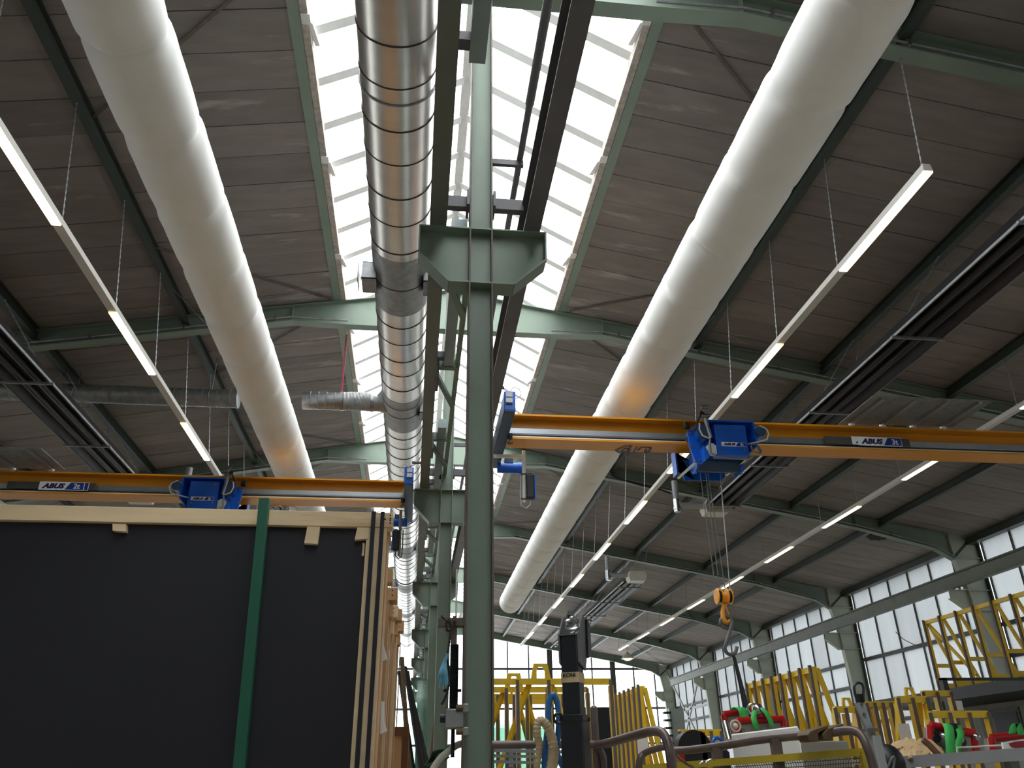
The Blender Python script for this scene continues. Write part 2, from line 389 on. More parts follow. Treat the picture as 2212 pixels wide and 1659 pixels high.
# ------------------------------------------------------------------ steel frame
def zbot(dx):                       # underside of roof beam against distance from axis
    z = ZR - SL * dx
    if dx < 2.45: return 6.29
    if dx < 9.7: return z - .30
    if dx < 11.5: return z - .30 - .13 * (dx - 9.7) / 1.8
    return z - .43 - .18 * (dx - 11.5) / .43
DXS = [0.085, .8, 1.6, 2.45, 3.0, 4, 6, 8, 9.7, 10.6, 11.5, 11.93]
vis = BAY[2:]
for k, y in enumerate(vis):
    for sg in (-1, 1):
        side = 'right' if sg > 0 else 'left'
        top = [(XC + sg * d, zroof(XC + d) - .03) for d in DXS]; bot = [(XC + sg * d, zbot(d)) for d in DXS]
        if sg > 0 and k == 0: desc = 'green roof beam crossing the upper right corner with a cable conduit clipped along it'
        else:
            desc = 'green steel roof beam %s of the centre columns, %s frame from the camera' % (side, ORD[k])
        o = thing('roof_beam', desc, 'roof beam', (XC + sg * 6, y, zbot(6)), 'roof beams')
        m = MB(); m.prism([(a, y - .006, b) for a, b in top] + [(a, y - .006, b) for a, b in bot[::-1]], (0, .012, 0)); m.build('web', M['green'], o)
        for nm, ln_ in (('top_flange', top), ('bottom_flange', bot)):
            m = MB()
            for p, q in zip(ln_[:-1], ln_[1:]):
                m.bar((p[0], y, p[1]), (q[0], y, q[1]), .16, .016)
            m.build(nm, M['green'], o)
        m = MB()
        for d in (2.45, 9.7, 11.93):
            m.box((XC + sg * d - .006, y - .07, zbot(d)), (XC + sg * d + .006, y + .07, zroof(XC + d) - .03))
        m.build('stiffener', M['green'], o)
        if k < 5:
            m = MB(); pts = [Vector((XC + sg * d, y - .09, zbot(d) + .05)) for d in DXS if (d > 1.2 and (d < 9.8 or sg > 0))]
            m.tube(pts, .016, 6); m.build('conduit', M['galvd'], o)
            m = MB()
            for i in range(1, 8):
                d = 1.4 + 1.3 * i
                m.box((XC + sg * d - .015, y - .115, zbot(d) + .01), (XC + sg * d + .015, y - .078, zbot(d) + .09))
            m.build('conduit_clip', M['galv'], o)
# purlins
PN = {4.0: 'first', 6.07: 'second', 8.18: 'third', 10.28: 'fourth'}
for sg in (-1, 1):
    for d in spans[1:-1]:
        m = MB(); x = XC + sg * d; z = ZR - SL * d
        m.ibeam((x, Y0, z - .085), (x, Y1, z - .085), .16, .10, .008, .012)
        o = m.build('purlin', M['greend'])
        tag(o, 'dark green purlin under the %s roof slope, %s one out from the skylight' % ('right' if sg > 0 else 'left', PN[d]), 'purlin', 'roof purlins')
# wind bracing rods under the roof
for k, y in enumerate(vis[:-1]):
    for sg in (-1, 1):
        for da, ya_, db, yb_, wh in ((1.9, .15, 4.0, 1.9, 'nearer'), (4.0, 4.2, 1.9, 5.85, 'farther')):
            m = MB(); m.bar((XC + sg * da, y + ya_, zroof(XC + da) - .03), (XC + sg * db, y + yb_, zroof(XC + db) - .03), .035, .008)
            tag(m.build('bracing_rod', M['edge']), 'thin diagonal rod under %s roof beside skylight, %s one of %s bay' % ('right' if sg > 0 else 'left', wh, ORD[k]), 'bracing', 'roof bracing')
# bracing in the last bay of the right side wall and roof
m = MB()
for a, b in (((12.6, 34.9, 4.6), (12.6, 40.7, -.2)), ((12.6, 34.9, -.2), (12.6, 40.7, 4.6)), ((12.6, 34.9, 2.6), (12.6, 40.7, 2.6))):
    m.bar(a, b, .05, .1)
tag(m.build('wall_bracing', M['grey']), 'grey crossed bracing in front of the farthest right wall windows', 'bracing')
for sg in (-1, 1):
    m = MB()
    for a, b in ((4.0, 8.18), (8.18, 12.2)):
        m.bar((XC + sg * a, 35, zroof(XC + a) - .06), (XC + sg * b, 40.6, zroof(XC + b) - .06), .04, .01); m.bar((XC + sg * b, 35, zroof(XC + b) - .06), (XC + sg * a, 40.6, zroof(XC + a) - .06), .04, .01)
    tag(m.build('bracing_rod', M['greend']), 'crossed bracing under the far end of the %s roof slope' % ('right' if sg > 0 else 'left'), 'bracing')

# centre columns with crane brackets
BT = 3.645
for k, y in enumerate(vis):
    lab = 'tall green H-section steel column in the middle foreground with crane bracket' if k == 0 else 'green centre column with crane bracket, %s in the row from the camera' % ORD[k]
    o = thing('steel_column', lab, 'column', (XC, y, -EYE), 'centre columns')
    m = MB(); m.box((XC - .076, y - .004, -EYE), (XC + .076, y + .004, 6.3)); m.build('web', M['green'], o)
    for sg in (-1, 1):
        m = MB(); m.box((XC + sg * .075, y - .08, -EYE), (XC + sg * .086, y + .08, 6.3)); m.build('flange', M['edge'] if k == 0 else M['green'], o)
    m = MB(); m.box((XC - .14, y - .14, -EYE), (XC + .14, y + .14, -EYE + .02)); m.build('base_plate', M['green'], o)
    poly = [(-.085, BT), (.855, BT), (.85, 3.40), (.61, 3.17), (.14, 3.17), (-.082, 3.41)]
    m = MB(); m.prism([(a, y - .006, b) for a, b in poly], (0, .012, 0)); b_ = m.build('bracket', M['green'], o)
    for (p, q), nm in zip(list(zip(poly, poly[1:] + poly[:1])), ('top', 'end', 'slope', 'bottom', 'slope', 'end')):
        m = MB(); m.bar((p[0], y, p[1]), (q[0], y, q[1]), .16, .012); m.build('bracket_flange', M['green'], b_)
    m = MB()
    for sg in (-1, 1):
        m.bar((XC + sg * .09, y, 3.93), (XC + sg * .33, y, 3.93), .06, .10); m.box((XC + sg * .09, y - .09, 3.86), (XC + sg * .11, y + .09, 4.0))
    m.build('tie', M['violet'], o)
# dark hole knocked in the roof boards near the right wall
c = at(1906, 1199, X=11.2); zc = zroof(c.x)
m = MB(); rnd2 = random.Random(8); pl2 = []
for i in range(22):
    a_ = 2 * math.pi * i / 22; q = 1 + rnd2.uniform(-.12, .1)
    dx = .22 * q * math.cos(a_); dy = .30 * q * math.sin(a_); pl2.append((c.x + dx, c.y + dy, zroof(c.x + dx) - .012))
m.prism(pl2, (0, 0, .03)); tag(m.build('roof_hole', M['dark']), 'dark ragged round hole in the roof boards near the right wall', 'hole')
# wall columns (right wall)
for k, y in enumerate(vis[1:]):
    o = thing('wall_column', 'grey green tapered steel column against the right wall windows, %s of its row from the camera' % ORD[k], 'column', (12.7, y, -EYE), 'right wall columns')
    inn = [(12.60, -EYE), (12.56, 1.7), (12.43, 3.65), (12.29, 4.35), (12.29, 4.9)]
    m = MB(); m.prism([(a, y - .006, b) for a, b in inn] + [(12.97, y - .006, 4.75), (12.97, y - .006, -EYE)], (0, .012, 0)); m.build('web', M['green_lit'], o)
    m = MB()
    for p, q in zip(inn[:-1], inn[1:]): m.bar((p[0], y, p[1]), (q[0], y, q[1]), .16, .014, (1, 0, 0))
    m.build('inner_flange', M['green_lit'], o)
    m = MB(); m.box((12.955, y - .10, -EYE), (12.985, y + .10, 4.8)); m.build('outer_flange', M['greend'], o)
    m = MB()
    for z, x in ((4.35, 12.3), (3.62, 12.0), (3.17, 12.46)): m.box((x, y - .075, z - .008), (12.96, y + .075, z + .008))
    m.build('stiffener', M['green_lit'], o)
    pl_ = [(11.98, 3.62), (12.44, 3.62), (12.48, 3.15), (12.36, 3.15), (11.98, 3.44)]
    m = MB(); m.prism([(a, y - .006, b) for a, b in pl_], (0, .012, 0)); b_ = m.build('bracket', M['green_lit'], o)
    m = MB(); m.bar((12.36, y, 3.15), (11.98, y, 3.44), .15, .012); m.build('bracket_flange', M['green_lit'], b_)
    m = MB(); m.bar((12.3, y, 4.35), (12.95, y, 4.9), .02, .06); m.build('haunch_diagonal', M['greend'], o)
# crane runways
for nm, x, lab, mt in (('l', .05, 'left grey green crane runway beam beside the polished duct', 'grunway'), ('r', .75, 'right grey crane runway beam beside the tall green column', 'violet'), ('w', 12.1, 'grey crane runway beam along the right wall windows', 'grunway')):
    o = thing('crane_runway', lab, 'crane rail', (x, 17, 3.65), 'crane runways')
    ya = -7.4; yb = 40.9 if nm != 'w' else 38.5
    for z, t in (('bottom_flange', 3.66), ('top_flange', 3.95)):
        m = MB(); m.box((x - .062, ya, t - .008), (x + .062, yb, t + .008)); m.build(z, M[mt], o)
    m = MB(); m.box((x - .005, ya, 3.66), (x + .005, yb, 3.95)); m.build('web', M[mt], o)
    m = MB(); m.box((x - .025, ya, 3.958), (x + .025, yb, 3.985)); m.build('rail', M['violet'], o)
# lattice between the two inner runways
o = thing('lattice_girder', 'green lattice tie of struts and diagonals between the column row and the left runway', 'girder', (.25, 17, 3.9))
for ya, yb in zip(vis[:-1], vis[1:]):
    m = MB(); m.bar((.335, ya + .02, 3.93), (.335, yb - .02, 3.93), .05, .08); m.build('chord', M['green'], o)
y = 5.4; i = 0
while y < 38:
    m = MB(); m.bar((.1, y, 3.9), (.33, y, 3.9), .1, .07, (0, 1, 0)); m.build('strut', M['green'], o)
    m = MB(); m.bar((.1, y + .1, 3.86), (.33, y + .95, 3.86), .05, .05); m.build('diagonal', M['green'], o)
    m = MB(); m.box((.1, y - .1, 3.70), (.14, y + .25, 3.92)); m.build('gusset', M['violet'], o)
    y += 2.0; i += 1
for k in range(8):
    ye = 3.4 + 3.95 * k
    m = MB(); m.box((.185, ye - 2.3, 3.86), (.285, ye, 3.98)); tg = m.build('cable_trunking', M['lgrey'])
    tag(tg, 'blue grey trunking section hung beside the left runway, %s from the camera' % ORD[k], 'trunking', 'trunking sections')
    m = MB(); m.box((.09, ye - .15, 3.88), (.19, ye - .07, 3.95)); m.build('hanger_stub', M['violet'], tg)
# grey pipe running above the right runway, on brackets from the columns
m = MB(); m.tube([(.68, -7.2, 4.4), (.68, 4.2, 4.4)], .033, 12); m.tube([(.68, 4.2, 4.4), (.68, 40, 4.4)], .026, 12)
o = tag(m.build('supply_pipe', M['violet']), 'thin dark pipe running along between the column and the right runway', 'pipe')
for y in vis[:4]:
    m = MB(); m.bar((.457, y, 4.365), (.71, y, 4.365), .035, .05); m.build('pipe_bracket', M['violet'], o)
# ------------------------------------------------------------------ ducts, lights, heaters
def chain(m, p, q, thick=.009, seg=.035, n=4):
    p = Vector(p); q = Vector(q); k = max(4, int((q - p).length / seg))
    pts = [p.lerp(q, i / k) for i in range(k + 1)]
    m.tube(pts, [thick if i % 2 else thick * .38 for i in range(k + 1)], n)
def spl0(P_, n=6):
    out = []
    for i in range(len(P_) - 1):
        p0 = P_[max(i - 1, 0)]; p1 = P_[i]; p2 = P_[i + 1]; p3 = P_[min(i + 2, len(P_) - 1)]
        for k in range(n):
            t = k / n; out.append(.5 * ((2 * p1) + (p2 - p0) * t + (2 * p0 - 5 * p1 + 4 * p2 - p3) * t * t + (3 * p1 - p0 - 3 * p2 + p3) * t ** 3))
    return out + [P_[-1]]
# fabric air ducts
def fabric_duct(x, z, r, ya, yb, lab, seed):
    o = thing('fabric_duct', lab, 'air duct', (x, (ya + yb) / 2, z - r), 'white fabric ducts')
    rn = random.Random(seed); seams = []; y = ya + .3
    while y < yb - .3: seams.append((y, rn.uniform(.08, .13), rn.uniform(0, 6.28))); y += .9
    ys = []; y = ya
    while y < yb - r: ys.append(y); y += .03
    nu = 36; vs = []
    for y in ys:
        for i in range(nu):
            a = 2 * math.pi * i / nu; f = 0
            for s, dpt, ph in seams:
                d = y - s
                if abs(d) < .5:
                    f -= dpt * math.exp(-(d / .028) ** 2) * (.62 + .38 * math.cos(a - ph)) ; f += .012 * math.exp(-((d - .12) / .08) ** 2)
                    f += .018 * math.sin(5 * a + ph * 3 + d * 14) * math.exp(-(d / .16) ** 2)
            f += .030 * abs(math.sin(math.pi * (y - seams[0][0]) / .9)) ** .6 - .022
            rr_ = r * (1 + f); vs.append((x + rr_ * math.cos(a), y, z + rr_ * math.sin(a)))
    for k in range(1, 7):                 # rounded closing end
        b = k / 6.0 * math.pi / 2
        for i in range(nu):
            a = 2 * math.pi * i / nu; rr_ = r * math.cos(b) ** .7 if k < 6 else .01
            vs.append((x + rr_ * math.cos(a), yb - r + r * .75 * math.sin(b), z + rr_ * math.sin(a)))
    rows = len(ys) + 6
    fs = [(j * nu + i, (j + 1) * nu + i, (j + 1) * nu + (i + 1) % nu, j * nu + (i + 1) % nu) for j in range(rows - 1) for i in range(nu)]
    m = MB(); m.add(vs, fs); m.build('sleeve', M['fabric'], o, smooth=80)
    for k, yy in enumerate([v - 1.0 for v in BAY[2:] if v - 1 < yb] ):
        xq = XC + 4.0 * (1 if x > XC else -1); sg = 1 if x > XC else -1
        m = MB(); m.cyl((x + sg * r * .45, yy, z + r * .86), (xq, yy, zroof(xq) - .1), .005, 5); m.build('hanger_wire', M['galvd'], o)
    return o
fabric_duct(2.775, 4.6, .322, -3.5, 24.0, 'long white fabric air duct right of the green column', 1)
fabric_duct(-2.13, 4.6, .302, -3.5, 24.0, 'long white fabric air duct left of the polished steel duct', 2)

# polished spiral steel duct
DX, DZ, DR = -.325, 5.2, .312
o = thing('steel_duct', 'polished round steel ventilation duct with seams and dull outlet bands', 'air duct', (DX, 15, DZ - DR))
bands = [(7.0, 8.1), (10.55, 11.67), (14.7, 15.5), (18.8, 19.8), (23.0, 24.0), (27.4, 28.2), (31.5, 32.3)]
runs = []; y = -4.0
for a, b in bands: runs.append((y, a)); y = b
runs.append((y, 34.7))
def lathe_y(m, x, z, prof, n=40):
    """prof: list of (y, r, mat)"""
    k = len(prof); vs = []
    for y, r, _ in prof:
        vs += [(x + r * math.cos(2 * math.pi * i / n), y, z + r * math.sin(2 * math.pi * i / n)) for i in range(n)]
    base = len(m.v); m.v += vs
    for j in range(k - 1):
        for i in range(n):
            m.f.append((base + j * n + i, base + (j + 1) * n + i, base + (j + 1) * n + (i + 1) % n, base + j * n + (i + 1) % n)); m.m.append(prof[j][2])
rn = random.Random(5)
for a, b in runs:
    m = MB(); prof = [(a, DR, 0)]; y = a + .30; q = 0
    while y < b - .1:
        r = DR * (1.0 if q % 2 else .995)
        prof += [(y - .008, r, 1), (y - .004, DR + .006, 1), (y + .004, DR + .006, 1), (y + .008, r, 0)]
        y += .44 + (.03 if q % 2 else -.03); q += 1
    prof.append((b, DR, 0)); lathe_y(m, DX, DZ, prof); m.build('polished_section', [M['steel'], M['seam']], o, smooth=30)
for i, (a, b) in enumerate(bands):
    m = MB(); c = (a + b) / 2
    lathe_y(m, DX, DZ, [(a, DR - .01, 0), (a, DR + .004, 0), (c - .01, DR + .004, 1), (c - .006, DR + .008, 1), (c + .006, DR + .008, 0), (c + .01, DR + .004, 0), (b, DR + .004, 0), (b, DR - .01, 0)])
    bd = m.build('outlet_band', [M['galvd'], M['seam']], o, smooth=30)
    for sg in (-1, 1):
        if i == 1 and sg < 0: continue
        m = MB(); x0 = DX + sg * (DR - .05); x1 = DX + sg * (DR + .11); z0 = DZ - .15
        for (ya, yb2, za, zb) in ((c - .15, c - .14, z0 - .11, z0 + .11), (c + .14, c + .15, z0 - .11, z0 + .11), (c - .15, c + .15, z0 - .11, z0 - .10), (c - .15, c + .15, z0 + .10, z0 + .11)):
            m.box((x0, ya, za), (x1, yb2, zb))
        m.box((x1 - .05, c - .14, z0 - .1), (x1 - .04, c + .14, z0 + .1))
        m.build('outlet_spout', M['galv'], bd)
m = MB(); m.ring((DX, 34.7, DZ), (0, 1, 0), DR, .02); m.cyl((DX, 34.69, DZ), (DX, 34.7, DZ), DR, 32); m.build('end_cap', M['galvd'], o)
for y in vis[:5]:
    m = MB(); m.ring((DX, y, DZ), (0, 1, 0), DR + .006, .008, 32, 6); m.build('hanger_strap', M['galvd'], o)
    m = MB(); m.cyl((DX, y, DZ + DR), (DX, y, 6.28), .008, 6); m.build('hanger_rod', M['redp'], o)
# branch of the duct to the left
def spiral(m, a, b, r, pitch=.11, n=24):
    a = Vector(a); b = Vector(b); L = (b - a).length; k = int(L / pitch); pts = []; rs = []
    for i in range(k):
        for t, e in ((0, 0), (.86, 0), (.9, .006), (.98, .006)):
            pts.append(a.lerp(b, min(1, (i + t) / k))); rs.append(r + e)
    pts.append(b); rs.append(r); m.tube(pts, rs, n)
o = thing('branch_duct', 'short dull spiral branch duct leaving the polished duct to the left', 'air duct', (-1.2, 11.1, 5.0))
m = MB(); spiral(m, (-1.83, 11.1, 5.13), (-1.22, 11.1, 5.14), .135); m.build('spiral_pipe', M['galv'], o, smooth=25)
m = MB(); pts = [Vector((-1.22 + .42 * t, 11.1, 5.14 + .012 * math.sin(t * 3.1))) for t in [i / 40 for i in range(41)]]
m.tube(pts, [.14 + .006 * (i % 2) for i in range(41)], 20); m.build('flexible_hose', M['galvd'], o, smooth=25)
m = MB(); m.tube([(-.80, 11.1, 5.13), (-.70, 11.1, 5.13), (-.57, 11.1, 5.17)], [.125, .13, .22], 20); m.build('cone', M['galvd'], o)
for x in (-1.26, -.79):
    m = MB(); m.tube([(x - .02, 11.1, 5.14), (x + .02, 11.1, 5.14)], .147, 24); m.build('clamp', M['galv'], o)
m = MB(); m.bar((-1.27, 11.1, 5.28), (-1.27, 11.1, zroof(-1.27) - .45), .03, .012, (0, 1, 0)); m.build('hanger_strap', M['redp'], o)
o = thing('extract_duct', 'dark galvanised spiral duct running across behind the left fabric duct', 'air duct', (-6, 12.2, 5.5))
m = MB(); spiral(m, (-12.2, 12.2, 5.62), (-3.05, 12.2, 5.62), .15); m.build('spiral_pipe', M['galvd'], o, smooth=25)
for x in (-8.5, -5.6, -3.5):
    m = MB(); m.ring((x, 12.2, 5.62), (1, 0, 0), .157, .01, 24, 6); h = m.build('hanger_ring', M['galv'], o)
    m = MB(); m.cyl((x, 12.2, 5.77), (x, 12.2, zroof(x)), .008, 6); m.build('hanger_rod', M['galvd'], h)

# light strips
def strip(x, lab, yend, k1):
    z = 4.6; ya = 4.78
    o = thing('light_strip', lab, 'ceiling light', (x, 18, z), 'suspended light strips')
    m = MB(); m.sweep([(-.035, .075), (-.045, .0), (.045, .0), (.035, .075)], ((x, ya, z), (x, yend, z))); m.build('housing', M['lamph'], o)
    y = ya; k = 0
    while y < yend - .5:
        m = MB(); m.sweep([(-.040, -.018), (.040, -.018), (.043, .0), (-.043, .0)], ((x, y, z), (x, min(y + 1.50, yend), z))); m.build('diffuser', M['lamp'], o)
        y += .66 * z; k += 1
    xp = min([XC + s * d for s in (-1, 1) for d in spans[1:-1]], key=lambda v: abs(v - x))
    y = ya + .06; i = 0
    while y < yend:
        m = MB(); zt = ZR - SL * abs(xp - XC) - .165
        if i < 9: chain(m, (x, y, z + .07), (xp, y, zt), .011, .04)
        else: m.cyl((x, y, z + .07), (xp, y, zt), .007, 5)
        m.build('hanger_chain', M['galvd'], o); y += .33 * z; i += 1
strip(4.22, 'long suspended light strip on the right between fabric duct and dark heater', 32.5, 0)
strip(8.5, 'outer right suspended light strip nearest the side windows', 33.7, 0)
strip(-3.43, 'suspended light strip on the left between fabric duct and dark heater', 33.0, 0)
strip(-7.75, 'outer left suspended light strip, glimpsed below the left crane girder', 33.0, 0)
# pendant lamp at the far end
p = at(1356, 1424, Y=36)
o = thing('pendant_lamp', 'small round pendant lamp glowing near the far gable windows', 'lamp', p)
m = MB(); m.tube([p + Vector((0, 0, .02)), p + Vector((0, 0, .1)), p + Vector((0, 0, .22)), p + Vector((0, 0, .3))], [.28, .24, .1, .04], 20); m.build('shade', M['cream'], o)
m = MB(); m.sphere(p + Vector((0, 0, .03)), .2, 16, 8, (1, 1, .45)); m.build('bulb', M['lampf'], o)
m = MB(); m.cyl(p + Vector((0, 0, .3)), (p.x, p.y, zroof(p.x)), .012, 6); m.build('cord', M['galvd'], o)

# dark radiant heaters
def heater(x, ya, yb, lab, flue_dir, box_at):
    z = 4.6; o = thing('radiant_heater', lab, 'heater', (x, (ya + yb) / 2, z), 'dark radiant tube heaters')
    m = MB(); t = .006
    prof = [(-.30, 0), (-.19, .2), (.19, .2), (.30, 0), (.292, 0), (.184, .194), (-.184, .194), (-.292, 0)]
    m.sweep(prof, ((x, ya, z), (x, yb, z))); m.build('reflector_hood', M['heater'], o)
    for sg in (-1, 1):
        m = MB(); m.bar((x + sg * .303, ya, z + .0), (x + sg * .303, yb, z + .0), .014, .03); m.build('hood_edge', M['galvd'], o)
        m = MB(); m.cyl((x + sg * .10, ya + .15, z + .07), (x + sg * .10, yb - .15, z + .07), .05, 14); m.build('burner_tube', M['heater'], o)
        m = MB(); m.cyl((x + sg * .10, yb - .16, z + .07), (x + sg * .10, yb - .05, z + .07), .055, 14); m.build('tube_end', M['cream'], o)
    y = ya + .65 if ya > 15 else 1.0
    xs = [XC + s * d for s in (-1, 1) for d in spans[1:-1]]
    xp = min(xs, key=lambda v: abs(v - x)); zt = ZR - SL * abs(xp - XC) - .165
    while y < yb:
        m = MB(); m.bar((x - .34, y, z - .02), (x + .34, y, z - .02), .03, .03); c = m.build('cross_bracket', M['galvd'], o)
        for sg in (-1, 1):
            m = MB(); chain(m, (x + sg * .28, y, z), (xp + sg * .05, y, zt), .012, .05); m.build('hanger_chain', M['galvd'], c)
        y += 2.17
    yb_ = box_at
    m = MB(); m.prism([(x - .22, yb_, z - .06), (x + .2, yb_, z - .06), (x + .25, yb_, z + .1), (x + .2, yb_, z + .2), (x - .2, yb_, z + .2), (x - .26, yb_, z + .06)], (0, .35, 0)); m.build('burner_box', M['cream'], o, bevel=.01)
    fx = x + flue_dir * .25; fy = yb_ + .18
    m = MB(); pts = [Vector((fx, fy, z + .12)), Vector((fx + flue_dir * .42, fy, z + .12)), Vector((fx + flue_dir * .48, fy, z + .14)), Vector((fx + flue_dir * .52, fy, z + .24)), Vector((fx + flue_dir * .52, fy, z + .62))]
    m.tube(pts, .06, 14); f = m.build('flue_pipe', M['stand'], o)
    m = MB(); m.tube([(fx + flue_dir * .52, fy, z - .02), (fx + flue_dir * .52, fy, z + .24)], .065, 14); m.tube([(fx + flue_dir * .52, fy, z + .03), (fx + flue_dir * .52, fy, z + .07)], .075, 14); m.build('flue_elbow', M['chrome'], f)
heater(5.80, -2.0, 14.3, 'dark radiant tube heater hung under the right roof, nearest the camera', -1, 14.3)
heater(5.80, 20.75, 33.0, 'dark radiant tube heater farther back above the hook block', -1, 20.35)
heater(-5.08, -2.0, 14.3, 'dark radiant tube heater hung under the left roof', 1, 14.3)

# loose cables
m = MB(); m.tube(spl0([at(a, b, Y=16.6) for a, b in ((1316, 1005), (1322, 1026), (1345, 1036), (1385, 1048), (1420, 1056), (1450, 1066))]), .022, 8)
tag(m.build('loose_cable', M['black']), 'black cable sagging along the third right roof beam behind the duct', 'cable')
m = MB(); m.tube(spl0([at(a, b, X=12.93) for a, b in ((1935, 1365), (1948, 1378), (1965, 1388), (1984, 1396))]), .010, 6)
tag(m.build('loose_cable', M['mull']), 'thin dark cable hanging across a right wall window pane', 'cable')
# ------------------------------------------------------------------ overhead cranes
def text_into(m, body, size, o, shear=0.0, bold=0.0, depth=.004, xs=1.0):
    """letters facing -Y, baseline starting at o"""
    cu = bpy.data.curves.new('t', 'FONT'); cu.body = body; cu.size = size; cu.shear = shear; cu.offset = bold; cu.extrude = depth / 2; cu.resolution_u = 3
    ob = bpy.data.objects.new('t', cu); me = bpy.data.meshes.new_from_object(ob)
    vs = [(o[0] + v.co.x * xs, o[1] - v.co.z, o[2] + v.co.y) for v in me.vertices]; fs = [tuple(p.vertices) for p in me.polygons]
    m.add(vs, fs); bpy.data.objects.remove(ob); bpy.data.curves.remove(cu); bpy.data.meshes.remove(me)
def crane_sign(x0, x1, y, z0, z1, cap, parent, name='sign', edge=True):
    """white plate, navy name, blue slanted field with the load, facing -Y"""
    h = z1 - z0; w = x1 - x0; m = MB(); m.box((x0, y, z0), (x1, y + .004, z1))
    s = x0 + w * .58
    m.cur = 1; m.prism([(s, y - .002, z0 + h * .07), (x1 - h * .07, y - .002, z0 + h * .07), (x1 - h * .07, y - .002, z1 - h * .07), (s + h * .55, y - .002, z1 - h * .07)], (0, .004, 0))
    m.cur = 2; text_into(m, 'ABUS', h * .80, (x0 + w * .09, y, z0 + h * .22), .28, h * .040, .008, w * .50 / (h * .80 * 2.66))
    m.cur = 0; text_into(m, cap, h * .86, (x0 + w * .765, y - .002, z0 + h * .2), 0, h * .022, .008)
    return m.build(name, [M['signw'], M['signb'], M['signk']], parent)
def crane(sd, yn, xa, xb, lab, cap, sx0, sx1):
    """sd: +1 right bay, -1 left bay; yn: near edge of the flanges; xa inner end; xb wall end"""
    zt, zb, w = 3.93, 3.60, .30
    o = thing('bridge_crane', lab, 'crane', ((xa + xb) / 2, yn + .15, zb), 'overhead bridge cranes')
    for nm, z in (('top_flange', zt - .012), ('bottom_flange', zb + .012)):
        m = MB(); m.box((xa, yn, z - .012), (xb, yn + w, z + .012)); m.build(nm, M['orange'], o)
    m = MB(); m.box((xa, yn + w / 2 - .006, zb + .02), (xb, yn + w / 2 + .006, zt - .02)); m.build('web', M['orange'], o)
    m = MB(); m.box((xa, yn + .03, zb + .085), (xb, yn + .05, zb + .15)); m.box((xa, yn + .04, zb + .075), (xb, yn + w / 2, zb + .09)); m.build('conductor_rail', M['alu'], o)
    m = MB(); m.box((xa, yn + .02, zb + .028), (xb, yn + .045, zb + .045)); m.box((xa, yn + .03, zb + .03), (xb, yn + w / 2, zb + .036)); m.build('rail_lip', M['white'], o)
    # end carriages
    for xe, dr in ((xa, sd), (xb, -sd)):
        xo = xe - dr * .12
        m = MB(); m.box((xo, yn - .72, 3.62), (xe + dr * .005, yn + 1.1, 3.86)); c = m.build('end_carriage', M['blued'], o, bevel=.008)
        m = MB(); m.box((xo - dr * .002, yn - .724, 3.64), (xe + dr * .007, yn - .40, 3.875)); m.build('carriage_cover', M['blue'], c, bevel=.008)
        for yy in (yn - .45, yn + .8):
            m = MB(); xr = .75 if (xe == xa and sd > 0) else .05 if xe == xa else xe - dr * .25
            m.cyl((xr - .03, yy, 4.05), (xr + .03, yy, 4.05), .065, 20); m.cyl((xr, yy, 4.05), (xo + dr * .03, yy, 4.05), .02, 10); m.build('wheel', M['violet'], c)
        if xe == xa:
            m = MB(); ym = yn + .86
            m.cyl((xe - dr * .04, ym, 3.545), (xe + dr * .22, ym, 3.545), .068, 24); k = m.build('travel_motor', M['blue'], c)
            m = MB(); m.cyl((xe + dr * .22, ym, 3.545), (xe + dr * .30, ym, 3.545), .074, 24); m.build('fan_cover', M['blue'], k)
            m = MB(); m.box((xe + dr * .05, ym - .05, 3.60), (xe + dr * .16, ym + .05, 3.66)); m.build('terminal_box', M['blued'], k)
            m = MB()
            for q in range(2): m.box((xe - dr * .105, yn - .76, 3.72 + .07 * q), (xe - dr * .03, yn - .72, 3.775 + .07 * q))
            m.build('connector', M['cable'], c)
            m = MB(); m.tube([Vector((xe - dr * .07, yn - .74, 3.84)), Vector((xe - dr * .02, yn - .76, 3.91)), Vector((xe + dr * .05, yn - .74, 3.90)), Vector((xe + dr * .07, yn - .74, 3.82)), Vector((xe + dr * .0, yn - .74, 3.77))], .006, 6); m.build('cable', M['cable'], c)
            m = MB(); m.tube([(xe + dr * .02, yn - .03, 3.64), (xe + dr * .02, yn - .03, 3.58)], [.035, .03], 14); m.build('buffer', M['black'], c)
            m = MB(); m.cyl((xe + dr * .02, yn - .03, 3.58), (xe + dr * .02, yn - .03, 3.545), .006, 6); m.tube([(xe + dr * .02, yn - .03, 3.545), (xe + dr * .02, yn - .03, 3.525)], [.028, .04], 14); m.build('lower_buffer', M['black'], c)
    # carrier plate with the maker's sign
    m = MB(); a0, a1 = (sx0 - .43, sx1 + .12) if sd > 0 else (sx0 - .43, sx1 + .14)
    m.box((a0, yn - .012, zb + .065), (a1, yn - .004, zb + .165)); p = m.build('sign_carrier', M['mull'], o)
    sh = -.07 if sd > 0 else .055
    crane_sign(sx0 + sh, sx1 + sh, yn - .02, zb + .05 + (.014 if sd > 0 else 0), zb + .172, cap, p, 'rear_sign')
    crane_sign(sx0, sx1, yn - .03, zb + .05, zb + .168, cap, p)
    # radiation shield on clips above the girder, below the heater
    x0, x1 = (5.3, 6.85) if sd > 0 else (-6.9, -5.05)
    sh = None
    m = MB(); m.box((x0, yn - .76, zt + .05), (x1, yn + .05, zt + .056)); sh = m.build('heat_shield', M['galvd'], o)
    n = 4
    for i in range(n):
        x = x0 + .14 + (x1 - x0 - .3) * i / (n - 1)
        m = MB(); m.bar((x, yn - .74, zt + .035), (x, yn + .05, zt + .035), .05, .03); m.build('rib', M['alu'], sh)
        m = MB(); m.box((x - .02, yn - .02, zt), (x + .02, yn + .03, zt + .03)); m.build('clip', M['white'], sh)
    return o
